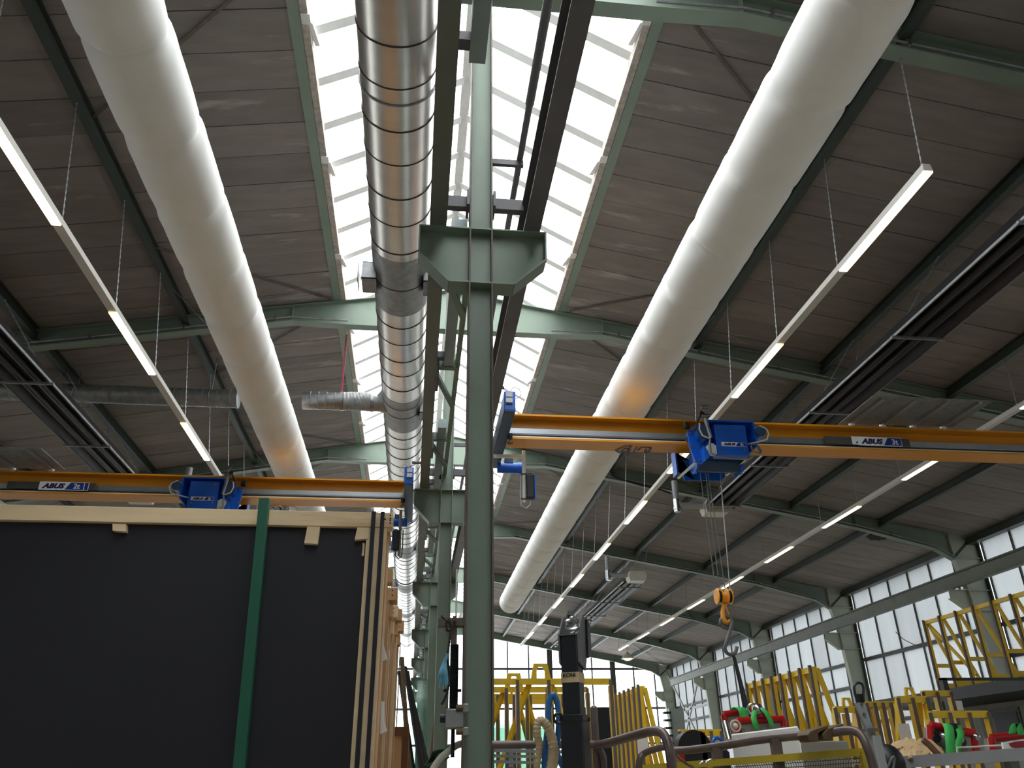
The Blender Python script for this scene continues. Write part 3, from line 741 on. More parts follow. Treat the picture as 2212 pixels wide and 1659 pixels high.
cr = crane(1, 8.65, 1.01, 11.95, 'orange overhead crane girder spanning the right bay, marked 3t', '3t', 5.44, 6.03)
cl = crane(-1, 11.2, -.23, -11.7, 'orange overhead crane girder spanning the left bay, marked 2t', '2t', -5.30, -4.70)
# pencil scrawl under the right girder
m = MB()
for pts in ([(1330,973),(1350,964),(1364,963),(1356,975),(1340,979),(1330,973)], [(1340,977),(1352,968),(1362,973)], [(1378,973),(1386,966),(1406,967),(1402,976),(1392,978),(1396,970)], [(1368,978),(1376,965)]):
    P_ = [at(a, b, Z=3.597) for a, b in pts]
    for p, q in zip(P_[:-1], P_[1:]): m.bar(p, q, .028, .003)
m.build('scrawled_mark', M['signk'], cr)
m = MB()
for k, (a, b) in enumerate(((598, 1092), (632, 1092))):
    c = at(a, b, Y=11.6); c.z = 3.575
    m.ring(c, (0, .3, 1), .09, .008, 28, 6); m.ring(c + Vector((.01, 0, .012)), (0, .2, 1), .083, .007, 28, 6)
m.build('cable_coil', M['cable'], cl)

# pendant controls
def pendant(pts, yp, o, cab, face, arm):
    top, mid, bot = [at(a, b, Y=yp) for a, b in pts]
    m = MB(); m.cyl(top, bot, .022, 12); p = m.build('pendant_tube', M[cab], o)
    if arm:
        a = at(1056, 985, Y=yp); b = at(1134, 986, Y=yp); m = MB(); m.bar(a, b, .03, .04); m.build('cable_arm', M['white'], p)
    m = MB(); m.box((mid.x, yp - .05, mid.z - .15), (mid.x + face * .10, yp + .05, mid.z + .15)); bx = m.build('pendant_box', M['black'], p, bevel=.012)
    m = MB(); m.box((mid.x + face * .098, yp - .055, mid.z - .15), (mid.x + face * .115, yp + .055, mid.z + .16)); m.build('box_cover', M['blue'], bx)
    m = MB(); pt = [Vector((mid.x + face * .05, yp, mid.z - .15)), Vector((mid.x + face * .05, yp, mid.z - .22)), Vector((mid.x, yp - .01, mid.z - .27)), Vector((bot.x - face * .035, yp - .01, mid.z - .24)), Vector((bot.x - face * .045, yp - .01, mid.z - .1)), Vector((bot.x - face * .04, yp - .01, mid.z + .16)), Vector((bot.x, yp - .02, mid.z + .17))]
    m.tube(pt, .008, 8); m.build('cable_loop', M['cable'] if face > 0 else M['black'], p)
    for z in (mid.z + .16, mid.z - .16):
        m = MB(); m.bar((bot.x - .04, yp - .02, z), (mid.x + face * .08, yp - .02, z), .03, .012); m.build('strap', M['black'], p)
pendant(((1131, 974), (1136, 1052), (1132, 1085)), 9.05, cr, 'white', 1, True)
pendant(((866, 1102), (863, 1168), (862, 1202)), 11.6, cl, 'galvd', -1, False)

# hoist trolleys
def hoist(xc, yf, s, lab, cap, full):
    o = thing('hoist_trolley', lab, 'hoist', (xc, yf + .4, 3.25), 'wire rope hoists on the crane girders')
    V = lambda u, y, z: Vector((xc + s * u, yf + y, z))
    def bx(a, b, nm, mt, par=o, bev=0):
        m = MB(); m.box(tuple(V(*a)), tuple(V(*b))); return m.build(nm, M[mt], par, bevel=bev)
    cb = bx((-.195, 0, 3.33), (.195, .16, 3.715), 'control_box', 'blue', bev=.006)
    for u in (-.14, .14):
        for z in (3.40, 3.665):
            m = MB(); m.cyl(V(u, -.006, z), V(u, .01, z), .014, 12); m.build('screw', M['galv'], cb)
    sx = xc - .135 if s > 0 else xc - .155
    crane_sign(sx, sx + .30, yf - .006, 3.435, 3.488, cap, cb, 'sign')
    # frame: top hood with two cheeks and a back plate
    m = MB(); m.box(tuple(V(-.27, .0, 3.755)), tuple(V(.31, .33, 3.775))); fr = m.build('frame_hood', M['blue'], o, bevel=.004)
    for u in (-.27, .295): bx((u, .0, 3.45), (u + .018, .33, 3.76), 'frame_cheek', 'blue', fr)
    bx((-.27, .30, 3.40), (.31, .32, 3.76), 'back_plate', 'blue', fr)
    bl = [(-.495, 3.65), (-.478, 3.42), (-.44, 3.27), (-.365, 3.245), (-.30, 3.30), (-.345, 3.42), (-.375, 3.55), (-.40, 3.67), (-.46, 3.68)]
    m = MB(); m.prism([V(u, .10, z) for u, z in bl], (0, .03, 0)); b_ = m.build('gear_plate', M['blue'], o)
    m = MB(); m.prism([V(u, -.02, z) for u, z in ((-.365, 3.245), (-.30, 3.30), (-.345, 3.42), (-.36, 3.42))], (0, .14, 0)); m.build('gear_rib', M['blue'], b_)
    for u, z in ((-.47, 3.63), (-.45, 3.45), (-.39, 3.29)):
        m = MB(); m.cyl(V(u, .085, z), V(u, .1, z), .014, 10); m.build('bolt', M['galv'], b_)
    # travel motors
    for u, z, r in ((-.335, 3.60, .085), (.365, 3.635, .062)):
        m = MB(); m.cyl(V(u, .0, z), V(u, .22, z), r, 20); mo = m.build('travel_motor', M['blue'], o)
        m = MB(); m.cyl(V(u, -.03, z), V(u, .0, z), r * 1.06, 20); m.build('fan_cover', M['blued'], mo)
        m = MB(); m.box(tuple(V(u - r * .8, .03, z + r * .8)), tuple(V(u + r * .8, .17, z + r * 1.5))); m.build('terminal_box', M['blued'], mo)
    m = MB(); m.tube([V(-.47, .08, 3.72), V(-.53, .08, 3.72)], .045, 14); m.build('buffer', M['black'], o)
    # drum under the girder and rear suspension plates
    m = MB(); m.cyl(V(-.30, .52, 3.43), V(.26, .52, 3.43), .125, 28); dr = m.build('rope_drum', M['blued'], o)
    for u in (-.31, .25):
        m = MB(); m.cyl(V(u, .52, 3.43), V(u + .03, .52, 3.43), .15, 28); m.build('drum_flange', M['blue'], dr)
    rp = [(-.44, 3.66), (-.365, 3.66), (-.385, 3.38), (-.325, 3.30), (-.20, 3.31), (.14, 3.31), (.21, 3.36), (.22, 3.57), (-.30, 3.57)]
    m = MB(); m.prism([V(u, .84, z) for u, z in [rp[0], rp[1], (-.35, 3.45), rp[3], rp[4], rp[5], rp[6], rp[7], (-.33, 3.58), (-.42, 3.42)][::1]], (0, .02, 0)); m.build('rear_plate', M['blue'], o)
    m = MB(); m.box(tuple(V(-.445, .76, 3.36)), tuple(V(-.425, .92, 3.68))); m.build('rear_wing', M['blue'], o)
    m = MB(); m.prism([V(.28, .75, 3.60), V(.44, .75, 3.60), V(.40, .75, 3.38), V(.30, .75, 3.33)], (0, .02, 0)); m.build('rear_bracket', M['blue'], o)
    m = MB(); m.cyl(V(-.40, .12, 3.29), V(-.40, .86, 3.34), .018, 10); m.cyl(V(.24, .12, 3.36), V(.24, .86, 3.40), .018, 10); m.build('tie_rod', M['chrome'], o)
    bx((-.20, .34, 3.60 - .13), (.2, .38, 3.59), 'lower_guard', 'blued')
    # wheels on the lower flange
    for u in (-.36, .34):
        m = MB(); m.cyl(V(u, .36, 3.66), V(u, .42, 3.66), .06, 18); m.build('wheel', M['violet'], o)
    # cables
    m = MB(); m.tube([V(-.30, -.02, 3.90), V(-.30, -.02, 3.80), V(-.29, -.03, 3.66), V(-.27, -.04, 3.52)], .022, 10); ca = m.build('cable_bundle', M['galvd'], o)
    for z, u in ((3.915, -.30), (3.80, -.30)):
        m = MB(); m.tube([V(u - .035, -.03, z), V(u + .05, -.03, z + .01)], .024, 8); m.build('cable_clamp', M['galv'], ca)
    m = MB(); m.tube([V(-.35, -.02, 3.86), V(-.30, -.02, 3.82)], .025, 8); m.tube([V(-.335, 0, 3.84), V(-.39, .05, 3.74)], .012, 8); m.build('black_gland', M['black'], ca)
    m = MB(); m.tube([V(-.385, -.04, 3.70), V(-.40, -.05, 3.62), V(-.37, -.05, 3.54), V(-.30, -.05, 3.51), V(-.275, -.05, 3.52)], .009, 8); m.build('cable_loop', M['cable'], ca)
    m = MB(); m.tube([V(.30, .02, 3.68), V(.37, -.03, 3.70), V(.435, -.04, 3.66), V(.455, -.04, 3.60), V(.42, -.04, 3.52), V(.33, -.02, 3.50), V(.20, .05, 3.49)], .010, 8); m.build('cable_loop', M['cable'], o)
    m = MB(); m.tube([V(-.28, -.04, 3.52), V(-.30, -.04, 3.42), V(-.29, -.03, 3.33), V(-.22, -.02, 3.29), V(-.05, .0, 3.285), V(.15, .02, 3.285), V(.24, .03, 3.33)], .010, 8); m.build('lower_cable', M['galvd'], o)
    m = MB(); m.box(tuple(V(-.31, -.02, 3.33)), tuple(V(-.21, .06, 3.44))); m.box(tuple(V(-.275, -.03, 3.34)), tuple(V(-.235, .05, 3.455))); m.build('limit_switch', M['cable'], o)
    if s > 0:
        m = MB()
        for q in range(5): m.ring(V(.27 + .012 * q, .0 + .012 * q, 3.425), (.3, -1, .2), .055 + .006 * (q % 3), .006, 22, 5)
        m.build('coiled_cable', M['galvd'], o)
    return o
hr = hoist(3.635, 8.28, 1, 'blue hoist trolley on the right crane girder, with ropes and hook below', '3t', True)
hl = hoist(-2.98, 10.83, -1, 'blue hoist trolley on the left crane girder, partly hidden by the timber beam', '2t', False)
# ropes and hook block of the right hoist
YH = 8.80
for a, b in (((1514, 1036), (1546, 1273)), ((1524, 1015), (1554, 1270)), ((1531, 1036), (1566, 1270)), ((1556, 1015), (1577, 1273))):
    p = at(a[0], a[1], Y=YH - .0); q = at(b[0], b[1], Y=YH); m = MB(); m.cyl((p.x, YH, 3.42), q, .0065, 6); m.build('rope', M['rope2'], hr)
blk = None
for xs_ in (3.432, 3.548):
    m = MB()
    m.tube([(xs_ - .030, YH, 1.795), (xs_ - .022, YH, 1.795), (xs_ - .020, YH, 1.795), (xs_ - .008, YH, 1.795)], [.082, .092, .092, .070], 28)
    m.cur = 1; m.tube([(xs_ - .008, YH, 1.795), (xs_ + .020, YH, 1.795)], [.068, .068], 28, caps=False)
    m.cur = 0; m.tube([(xs_ + .020, YH, 1.795), (xs_ + .024, YH, 1.795), (xs_ + .030, YH, 1.795)], [.090, .092, .086], 28)
    m.build('sheave', [M['orange'], M['black']], hr)
m = MB(); m.cyl((3.46, YH, 1.795), (3.55, YH, 1.795), .025, 14); m.box((3.462, YH - .045, 1.725), (3.518, YH + .045, 1.79)); m.cyl((3.487, YH, 1.66), (3.487, YH, 1.73), .022, 12); hk = m.build('crosshead', M['orange'], hr)
pts = [at(a, b, Y=YH) for a, b in ((1563,1302),(1562,1313),(1561,1324),(1562,1334),(1566,1342),(1571,1345),(1575,1342),(1577,1337))]
m = MB(); m.tube(pts, [.02,.022,.024,.026,.028,.026,.018,.008], 12); m.build('hook', M['orange'], hk)
m = MB(); m.tube([at(1566, 1305, Y=YH), at(1571, 1318, Y=YH), at(1577, 1333, Y=YH)], [.012, .010, .006], 8); m.build('safety_latch', M['orange'], hk)
YS = 8.80
def spl(P_, n=6):
    out = []
    for i in range(len(P_) - 1):
        p0 = P_[max(i - 1, 0)]; p1 = P_[i]; p2 = P_[i + 1]; p3 = P_[min(i + 2, len(P_) - 1)]
        for k in range(n):
            t = k / n; out.append(.5 * ((2 * p1) + (p2 - p0) * t + (2 * p0 - 5 * p1 + 4 * p2 - p3) * t * t + (3 * p1 - p0 - 3 * p2 + p3) * t ** 3))
    return out + [P_[-1]]
pts = spl([at(a, b, Y=YS + dy) for a, b, dy in ((1573,1358,.03),(1562,1354,.03),(1556,1346,.02),(1560,1335,.01),(1570,1331,0),(1579,1337,0),(1581,1348,-.01),(1576,1366,-.02),(1569,1388,-.02),(1566,1400,-.01),(1570,1410,0),(1579,1414,0),(1588,1410,0),(1592,1397,0))])
m = MB(); m.tube(pts, .020, 10); tag(m.build('s_hook', M['violet']), 'dark steel S-shaped hook hanging from the orange crane hook', 'hook')
# ------------------------------------------------------------------ left foreground: timber crates
YC = 6.0
def zx(px, py, Y): v = at(px, py, Y=Y); return v.x, v.z
ztop = at(850, 1110, Y=YC).z; zbm = at(400, 1133, Y=YC).z
xr = at(850, 1115, Y=YC).x
o = thing('glass_crate', 'tall dark-faced transport crate with pale timber top beam, filling the lower left', 'crate', (-2.5, YC, -EYE))
xp = at(781, 1180, Y=YC).x
m = MB(); m.box((-7.2, YC + .02, -EYE + .15), (at(783, 1300, Y=YC).x + .02, YC + .05, zbm + .03)); m.build('dark_panel', M['dboard'], o)
m = MB(); m.box((-7.3, YC - .03, zbm), (xr, YC + .09, ztop)); m.build('top_beam', M['wood'], o, bevel=.004)
m = MB(); m.box((-7.3, YC - .02, -EYE), (xr, YC + .12, -EYE + .15)); m.build('bottom_beam', M['wood'], o)
e = [at(px, 1300, Y=YC - .03).x for px in (781, 790, 799.5, 810.5, 819.5, 826)]
m = MB(); m.box((e[0], YC - .02, -EYE + .15), (e[5], YC + .08, zbm + .002)); m.build('end_post', M['wood'], o)
zj = ztop + .004
for i in (1, 3):
    m = MB(); m.box((e[i], YC - .042, -EYE + .1), (e[i + 1], YC - .018, zj)); m.build('rubber_strip', M['dstrap'], o)
m = MB(); m.box((e[0] + .06, YC + .08, -EYE + .1), (e[5] + .01, YC + .45, zbm)); m.build('crate_side', M['woodd'], o)
m = MB(); z1 = at(838, 1150, Y=YC).z; m.box((e[5] - .02, YC + .09, z1), (xr - .02, YC + .4, zbm + .02)); m.build('end_block', M['woodd'], o)
for pts in (((243,1131),(272,1132),(272,1148),(243,1146)), ((664,1137),(691,1138),(686,1175),(657,1173)), ((772,1139),(796,1140),(795,1163),(766,1166))):
    P_ = [at(a, b, Y=YC - .03) for a, b in pts]
    m = MB(); m.prism(P_, (0, .05, 0)); m.build('wedge', M['wood'], o)
for pts in (((783,1172),(788,1174),(786,1200),(781,1200),(783,1186)),):
    P_ = [at(a, b, Y=YC - .0) for a, b in pts]
    m = MB(); m.prism(P_, (0, .05, 0)); m.build('torn_edge', M['wood'], o)
# nail heads on the beam end
for px, py in ((843,1113),(843,1120),(843,1124),(843,1130),(832,1122)):
    v = at(px, py, Y=YC - .03); m = MB(); m.cyl((v.x, YC - .033, v.z), (v.x, YC - .028, v.z), .006, 8); m.build('nail', M['dark'], o)
# leaning green stake
m = MB(); a = at(572, 1078, Y=5.85); b = at(516, 1672, Y=5.80); d = (b - a).normalized()
b = a + d * ((a.z + EYE) / -d.z)
m.bar(a, b, .075, .06, (0, 1, 0)); st = m.build('rack_stake', M['stake'], None, bevel=.004)
tag(st, 'green square steel stake leaning against the dark crate panel', 'stake')
# crates behind, seen end-on
cr_ = [((838, 1219), .30, 'woodd', 3), ((849, 1229), .26, 'woodd', 2), ((859, 1270), .36, 'woodd', 3), ((860, 1309), .22, 'wood', 3), ((869, 1316), .26, 'woodd', 3), ((873, 1341), .3, 'woodd', 3)]
ye = YC + .55
W_ = ['first', 'second', 'third', 'fourth', 'fifth', 'sixth']
for i, ((px, py), t, mt, nb) in enumerate(cr_):
    yy = ye + i * .66 + .5; v = at(px, py, Y=yy); x1, zt = v.x, v.z
    o = thing('glass_crate', 'upright timber crate stacked behind the dark-faced one, %s of the row seen end-on' % W_[i], 'crate', (x1 - 1.5, yy, -EYE), 'crates behind the dark one')
    m = MB(); m.box((x1 - 3.2, yy + .05, -EYE), (x1 - .30, yy + t + .14, zt - .1)); m.build('board', M['woodb'], o)
    q = 3; w = (t + .2) / q
    for k in range(q):
        m = MB(); m.box((x1 - .20 - .05 * (k % 2), yy + k * w, -EYE), (x1 - .075 + .02 * (k % 2), yy + k * w + w * (.42 if k != 1 else .6), zt - .02)); m.build('end_post', M['wood' if (k + i) % 2 else 'woodd'], o)
    zz = zt
    for k in range(2):
        m = MB(); m.box((x1 - 3.2, yy - .02 + .05 * k, zz - .13), (x1 - .04 * k, yy + t * .7, zz)); m.build('top_rail', M[mt], o, bevel=.004); zz -= .16
    for dz in (.03, .08):
        m = MB(); m.cyl((x1 - .05, yy - .024, zt - dz), (x1 - .05, yy - .018, zt - dz), .007, 8); m.build('nail', M['dark'], o)
# paper sheets hanging at the crate ends
for pts, Y in ((((822,1292),(826,1290),(826,1352),(821,1358)), 6.1), (((822,1366),(826,1395),(834,1424),(820,1431),(820,1385)), 6.1), (((823,1515),(827,1515),(827,1558),(833,1580),(821,1586)), 6.1)):
    P_ = [at(a, b, Y=Y + .05) for a, b in pts]
    m = MB(); m.prism(P_, (0.012, .004, 0)); tag(m.build('label_sheet', M['paper']), {1292: 'printed paper sheet hanging at the crate ends, topmost of three', 1366: 'curled paper sheet hanging at the crate ends, middle of three', 1515: 'long curled paper sheet hanging lowest at the crate ends'}[pts[0][1]], 'paper', 'papers on the crates')
# small box crate, leaning bars and glass near the second column
Y2 = 11.6
x0, z0 = zx(853, 1570, Y2); x1, _ = zx(884, 1570, Y2)
o = thing('small_crate', 'low brown plywood crate with cleats beside the leaning dark bars', 'crate', (x0, Y2, -EYE))
m = MB(); m.box((x0, Y2, -EYE), (x1, Y2 + .5, z0)); m.build('board', M['woodd'], o)
xm = at(869, 1600, Y=Y2).x
for nm, a, b in (('cleat', (xm, Y2 - .03, -EYE), (x1, Y2, z0)), ('cleat', (x0, Y2 - .03, z0 - .11), (xm, Y2, z0))):
    m = MB(); m.box(a, b); m.build(nm, M['woodb'], o)
bars = [((868,1420),(878,1585),.06,'brownm','brown wooden bar with a notched top leaning among the dark bars'), ((875,1440),(908,1655),.05,'black','dark bar leaning behind the small crate, leftmost'), ((879,1450),(912,1659),.06,'heater','dark bar leaning behind the small crate, second from left'),
        ((884,1475),(918,1659),.05,'black','dark bar leaning behind the small crate, third from left'), ((888,1500),(925,1662),.06,'heater','dark bar leaning behind the small crate, rightmost'), ((862,1450),(884,1600),.05,'black','dark bar nearest the stacked crates'), ((942,1528),(931,1645),.035,'rust','thin reddish pole leaning by the second column')]
for i, (a, b, w, mt, lb) in enumerate(bars):
    yy = 13.2 + .12 * i if i < 6 else 11.2
    p = at(*a, Y=yy + .3); q = at(*b, Y=yy); d = (q - p); q = p + d * ((p.z + EYE) / (p.z - q.z))
    m = MB(); m.bar(p, q, w, w * .8); tag(m.build('leaning_bar' if i < 6 else 'pole', M[mt]), lb, 'bar', None)
for i, (a, b, yy, lb) in enumerate((((891,1466),(926,1466),14.8,'tall glass sheet standing left of the third column, rear one'), ((901,1470),(925,1470),14.2,'tall glass sheet standing left of the third column, front one'))):
    p = at(*a, Y=yy); q = at(*b, Y=yy); m = MB(); m.prism([p, q, (q.x, yy - .5, -EYE), (p.x, yy - .5, -EYE)], (0, .012, 0)); tag(m.build('glass_sheet', M['pane']), lb, 'glass sheet')

# ------------------------------------------------------------------ spindle jack and rags on the first column
YJ = 4.72
def bxp(m, px0, py0, px1, py1, Y, dep):
    a = at(px0, py0, Y=Y); b = at(px1, py1, Y=Y); return m.box((a.x, Y, b.z), (b.x, Y + dep, a.z))
o = thing('spindle_jack', 'dark threaded spindle with a grey gearbox clamped beside the foreground column', 'jack', at(980, 1660, Y=YJ + .05))
m = MB(); a = at(982, 1392, Y=YJ + .08); b = at(980, 1532, Y=YJ + .08); n = 90
b.x = a.x
m.tube([a.lerp(b, i / n) for i in range(n + 1)], [.027 if i % 2 else .023 for i in range(n + 1)], 14); m.build('threaded_spindle', M['blackm'], o, smooth=20)
m = MB(); c = at(982, 1570, Y=YJ + .08); d = at(981, 1636, Y=YJ + .08); d.x = c.x = a.x
m.tube([c.lerp(d, i / 40) for i in range(41)], [.0125 if i % 2 else .010 for i in range(41)], 12); m.build('lower_spindle', M['black'], o, smooth=20)
m = MB(); bxp(m, 963, 1531, 1003, 1573, YJ, .15); gb = m.build('gearbox', M['galvd'], o, bevel=.006)
m = MB(); v = at(958, 1552, Y=YJ + .06); m.cyl((v.x - .02, YJ + .06, v.z), (v.x + .03, YJ + .06, v.z), .022, 14); m.build('crank_stub', M['black'], gb)
for py in (1529, 1580):
    m = MB(); bxp(m, 1000, py - 10, 1014, py + 10, YJ - .02, .05); cl_ = m.build('clamp', M['galvd'], o, bevel=.008)
    m = MB(); v = at(993, py, Y=YJ + .0); m.cyl((v.x - .02, YJ + .0, v.z), (v.x + .02, YJ + .0, v.z), .018, 10); m.build('clamp_bolt', M['brownm'], cl_)
m = MB(); bxp(m, 948, 1334, 1004, 1351, YJ + .02, .08); ar = m.build('top_arm', M['edge'], o)
m = MB(); bxp(m, 979, 1330, 986, 1342, YJ - .01, .03); m.build('brass_clip', M['brownm'], ar)
m = MB(); v = at(985, 1230, Y=YJ + .04); w_ = at(985, 1334, Y=YJ + .04); m.cyl((w_.x, v.y, v.z), w_, .0055, 8); m.build('white_rod', M['white'], o)
m = MB(); bxp(m, 975, 1350, 987, 1392, YJ + .05, .06); m.build('hanger_plate', M['edge'], o)
m = MB(); bxp(m, 957, 1488, 969, 1494, YJ + .05, .03); bxp(m, 989, 1488, 997, 1494, YJ + .05, .03); m.build('stop_pin', M['black'], o)
# knotted rope and frayed tarp
m = MB(); pts = spl([at(a, b, Y=YJ - .03) for a, b in ((953,1330),(962,1338),(970,1346),(974,1358),(966,1362),(964,1345),(970,1340),(974,1352),(972,1375),(969,1400),(966,1420),(970,1445),(970,1470),(967,1492),(958,1515),(953,1522))])
m.tube(pts, [.006 + .0022 * (i % 2) for i in range(len(pts))], 6); tag(m.build('rope', M['blackm']), 'dark knotted rope hanging from the spindle arm', 'rope')
m = MB(); rr = random.Random(4)
top = at(967, 1412, Y=YJ - .04)
for i in range(26):
    tpx = 945 + i * .95 + rr.uniform(-1, 1); tpy = 1478 + rr.uniform(-14, 12)
    pts = spl([top + Vector((rr.uniform(-.006, .006), rr.uniform(-.01, .01), 0)), at(962 - abs(13 - i) * .25 + rr.uniform(-2, 2), 1432, Y=YJ - .04), at((tpx + 958) / 2 + rr.uniform(-3, 3), 1452, Y=YJ - .04 - rr.uniform(0, .03)), at(tpx, tpy, Y=YJ - .04 - rr.uniform(0, .03))], 5)
    m.tube(pts, [.002 + .0045 * math.sin(3.1 * k / len(pts)) for k in range(len(pts))], 5)
tag(m.build('frayed_tarp', M['tarp']), 'frayed light blue tarp strands tied to the rope beside the foreground column', 'rag')
# green cloth over a grey pipe arm
m = MB(); pts = spl([at(a, b, Y=4.86) for a, b in ((1012,1602),(999,1606),(985,1611),(968,1624),(950,1640),(935,1662))]); m.tube(pts, .02, 10)
o = tag(m.build('pipe_arm', M['cream']), 'pale grey pipe arm behind the foreground column with a green cloth over it', 'pipe')
def cloth(u, v):
    a = at(968 - 50 * u, 1612 + 38 * u + 30 * v * (1 - .3 * u) - 10 * math.sin(3.1 * u), Y=5.0)
    k = .03 * math.sin(9 * u + 4 * v) + .02 * math.sin(17 * v + 5 * u)
    return (a.x + .4 * k, a.y - .05 + k, a.z)
m = MB(); m.grid(cloth, 18, 12); tag(m.build('cloth', M['clothg'], None, smooth=80, solid=.006), 'crumpled dark green cloth hanging at the foot of the foreground column', 'cloth')
# ------------------------------------------------------------------ right foreground
def rotz(c, a):
    ca, sa = math.cos(a), math.sin(a)
    return lambda u, v, z: Vector((c[0] + u * ca - v * sa, c[1] + u * sa + v * ca, z))
# black jib post with shackle
YP = 4.0; cpt = at(1236, 1600, Y=YP); Rt = rotz((cpt.x + .02, YP + .02), math.radians(-28))
def rbox(m, T, u0, v0, z0, u1, v1, z1):
    return m.add([T(u0,v0,z0), T(u1,v0,z0), T(u1,v1,z0), T(u0,v1,z0), T(u0,v0,z1), T(u1,v0,z1), T(u1,v1,z1), T(u0,v1,z1)], [(0,3,2,1),(4,5,6,7),(0,1,5,4),(1,2,6,5),(2,3,7,6),(3,0,4,7)])
zs = at(1240, 1545, Y=YP).z; zt = at(1232, 1373, Y=YP).z
o = thing('lifting_post', 'scratched black square steel post with a shackle on top, right of the green column', 'post', (cpt.x, YP, -EYE))
m = MB(); rbox(m, Rt, -.044, -.044, zs - .3, .044, .044, zt); m.build('inner_tube', M['blackm'], o, bevel=.006)
m = MB(); rbox(m, Rt, -.056, -.056, -EYE, .056, .056, zs); m.build('outer_sleeve', M['blackm'], o, bevel=.006)
m = MB(); rbox(m, Rt, -.058, -.058, zs - .03, .058, .058, zs + .003); m.build('sleeve_collar', M['blackm'], o, bevel=.004)
za, zb_ = at(1236, 1475, Y=YP).z, at(1236, 1453, Y=YP).z
m = MB(); rbox(m, Rt, -.0455, -.0455, za, .0455, .0455, zb_); lb_ = m.build('paper_band', M['rope'], o)
m = MB(); p0 = Rt(-.04, -.047, za + .028); text_into(m, 'KONI', .026, (0, 0, 0), 0, .0006, .002)
m.v = [tuple(Rt(-.036 + x * 1.0, -.0468 + y, za + .024 + z)) for x, y, z in m.v]; m.build('lettering', M['black'], lb_)
# cheeks on the head
m = MB(); h = []
for u in (-.052, .046):
    m.prism([Rt(u, -.05, zt - .13), Rt(u, .05, zt - .16), Rt(u, .12, zt - .02), Rt(u, .12, zt + .10), Rt(u, .03, zt + .10), Rt(u, -.05, zt + .005)], Rt(u + .008, 0, 0) - Rt(u, 0, 0))
rbox(m, Rt, -.05, -.05, zt - .002, .05, .03, zt + .006); hd = m.build('head_bracket', M['violet'], o)
m = MB(); m.prism([Rt(.056, .07, zt - .1), Rt(.056, .13, zt - .08), Rt(.056, .13, zt + .08), Rt(.056, .08, zt + .09)], Rt(.01, 0, 0) - Rt(0, 0, 0)); m.build('black_plate', M['blackm'], hd)
sh_ = [at(a, b, Y=YP - .03) for a, b in ((1230,1340),(1223,1343),(1221,1350),(1224,1356),(1230,1359),(1239,1359),(1247,1356),(1249,1349),(1246,1341),(1240,1336),(1235,1334))]
m = MB(); m.tube(spl(sh_ + sh_[:1], 5)[:-1], .009, 8, closed=True); m.build('shackle', M['chrome'], hd)
m = MB(); v = at(1231, 1330, Y=YP); m.tube([v + Vector((0, 0, -.04)), v + Vector((0, 0, -.01)), v, v + Vector((.004, 0, .022))], [.008, .008, .016, .012], 10); m.tube([at(1228, 1331, Y=YP), at(1227, 1336, Y=YP)], .004, 6); m.tube([at(1239, 1330, Y=YP), at(1240, 1336, Y=YP)], .005, 6); m.build('shackle_pin', M['violet'], hd)
v = at(1271, 1342, Y=YP + .1); m = MB(); m.ring(v, (.1, -.55, .85), .024, .006, 20, 6); m.build('ring_lug', M['chrome'], hd)
v = at(1206, 1552, Y=YP - .01); m = MB(); m.ring(v, (0, 1, .15), .021, .007, 22, 8); m.cyl((v.x + .026, v.y, v.z), (v.x + .06, v.y, v.z), .007, 8); m.build('eye_bolt', M['black'], o)
m = MB(); m.tube([at(1264, 1552, Y=YP + .03), at(1272, 1552, Y=YP + .03), at(1273, 1558, Y=YP + .03)], .007, 8); m.build('locking_pin', M['blackm'], o)
# blue hose and wrapped rope
def path(pts): return spl([at(a, b, Y=y) for a, b, y in pts], 6)
m = MB(); m.tube(path(((1176,1665,4.4),(1178,1620,4.4),(1183,1570,4.4),(1185,1530,4.4),(1190,1506,4.4),(1197,1503,4.4),(1204,1520,4.4),(1207,1555,4.4),(1205,1600,4.42),(1203,1625,4.44),(1215,1655,4.46),(1224,1668,4.46))), .0155, 12)
tag(m.build('hose', M['hose']), 'blue hose looped upright left of the black post', 'hose')
m = MB(); P_ = path(((1190,1668,4.35),(1196,1630,4.35),(1193,1600,4.35),(1184,1572,4.35),(1172,1558,4.35),(1162,1562,4.35),(1160,1585,4.35),(1165,1610,4.37),(1162,1640,4.38),(1158,1668,4.38)))
n_ = len(P_); m.tube(P_, [.026 - .012 * (i / n_) + .0035 * (i % 2) for i in range(n_)], 12)
tag(m.build('wrapped_cable', M['rope']), 'beige paper-wrapped bundle bent over the brown rail beside the blue hose', 'cable')
# brown tube rails
def tube_thing(nm, lab, cat, runs, mt='pipe', grp=None, r=.022):
    rt = None
    for i, rn_ in enumerate(runs):
        m = MB(); P_ = path(rn_) if len(rn_) > 2 else [at(a, b, Y=y) for a, b, y in rn_]
        if len(rn_) > 2: pass
        m.tube(P_, r, 14)
        if i == 0: rt = tag(m.build(nm, M[mt]), lab, cat, grp)
        else: m.build('upright', M[mt], rt)
    return rt
def foot(px, py, y): v = at(px, py, Y=y); return v
o = thing('guard_rail', 'brown tube guard rail running from the green column past the black post', 'rail', at(1280, 1659, Y=4.6))
m = MB(); a = at(1062, 1609, Y=4.55); b = at(1290, 1608, Y=4.6); m.tube([a, b], .0205, 14); m.build('top_tube', M['pipe'], o)
m = MB(); P_ = path(((1286,1609,4.6),(1310,1606,4.5),(1360,1592,4.2),(1405,1580,3.95),(1428,1582,3.82),(1440,1598,3.78),(1448,1630,3.76),(1452,1668,3.76))); e_ = P_[-1]; m.tube(P_ + [Vector((e_.x, e_.y, -EYE))], .022, 14); m.build('bent_tube', M['pipe'], o)
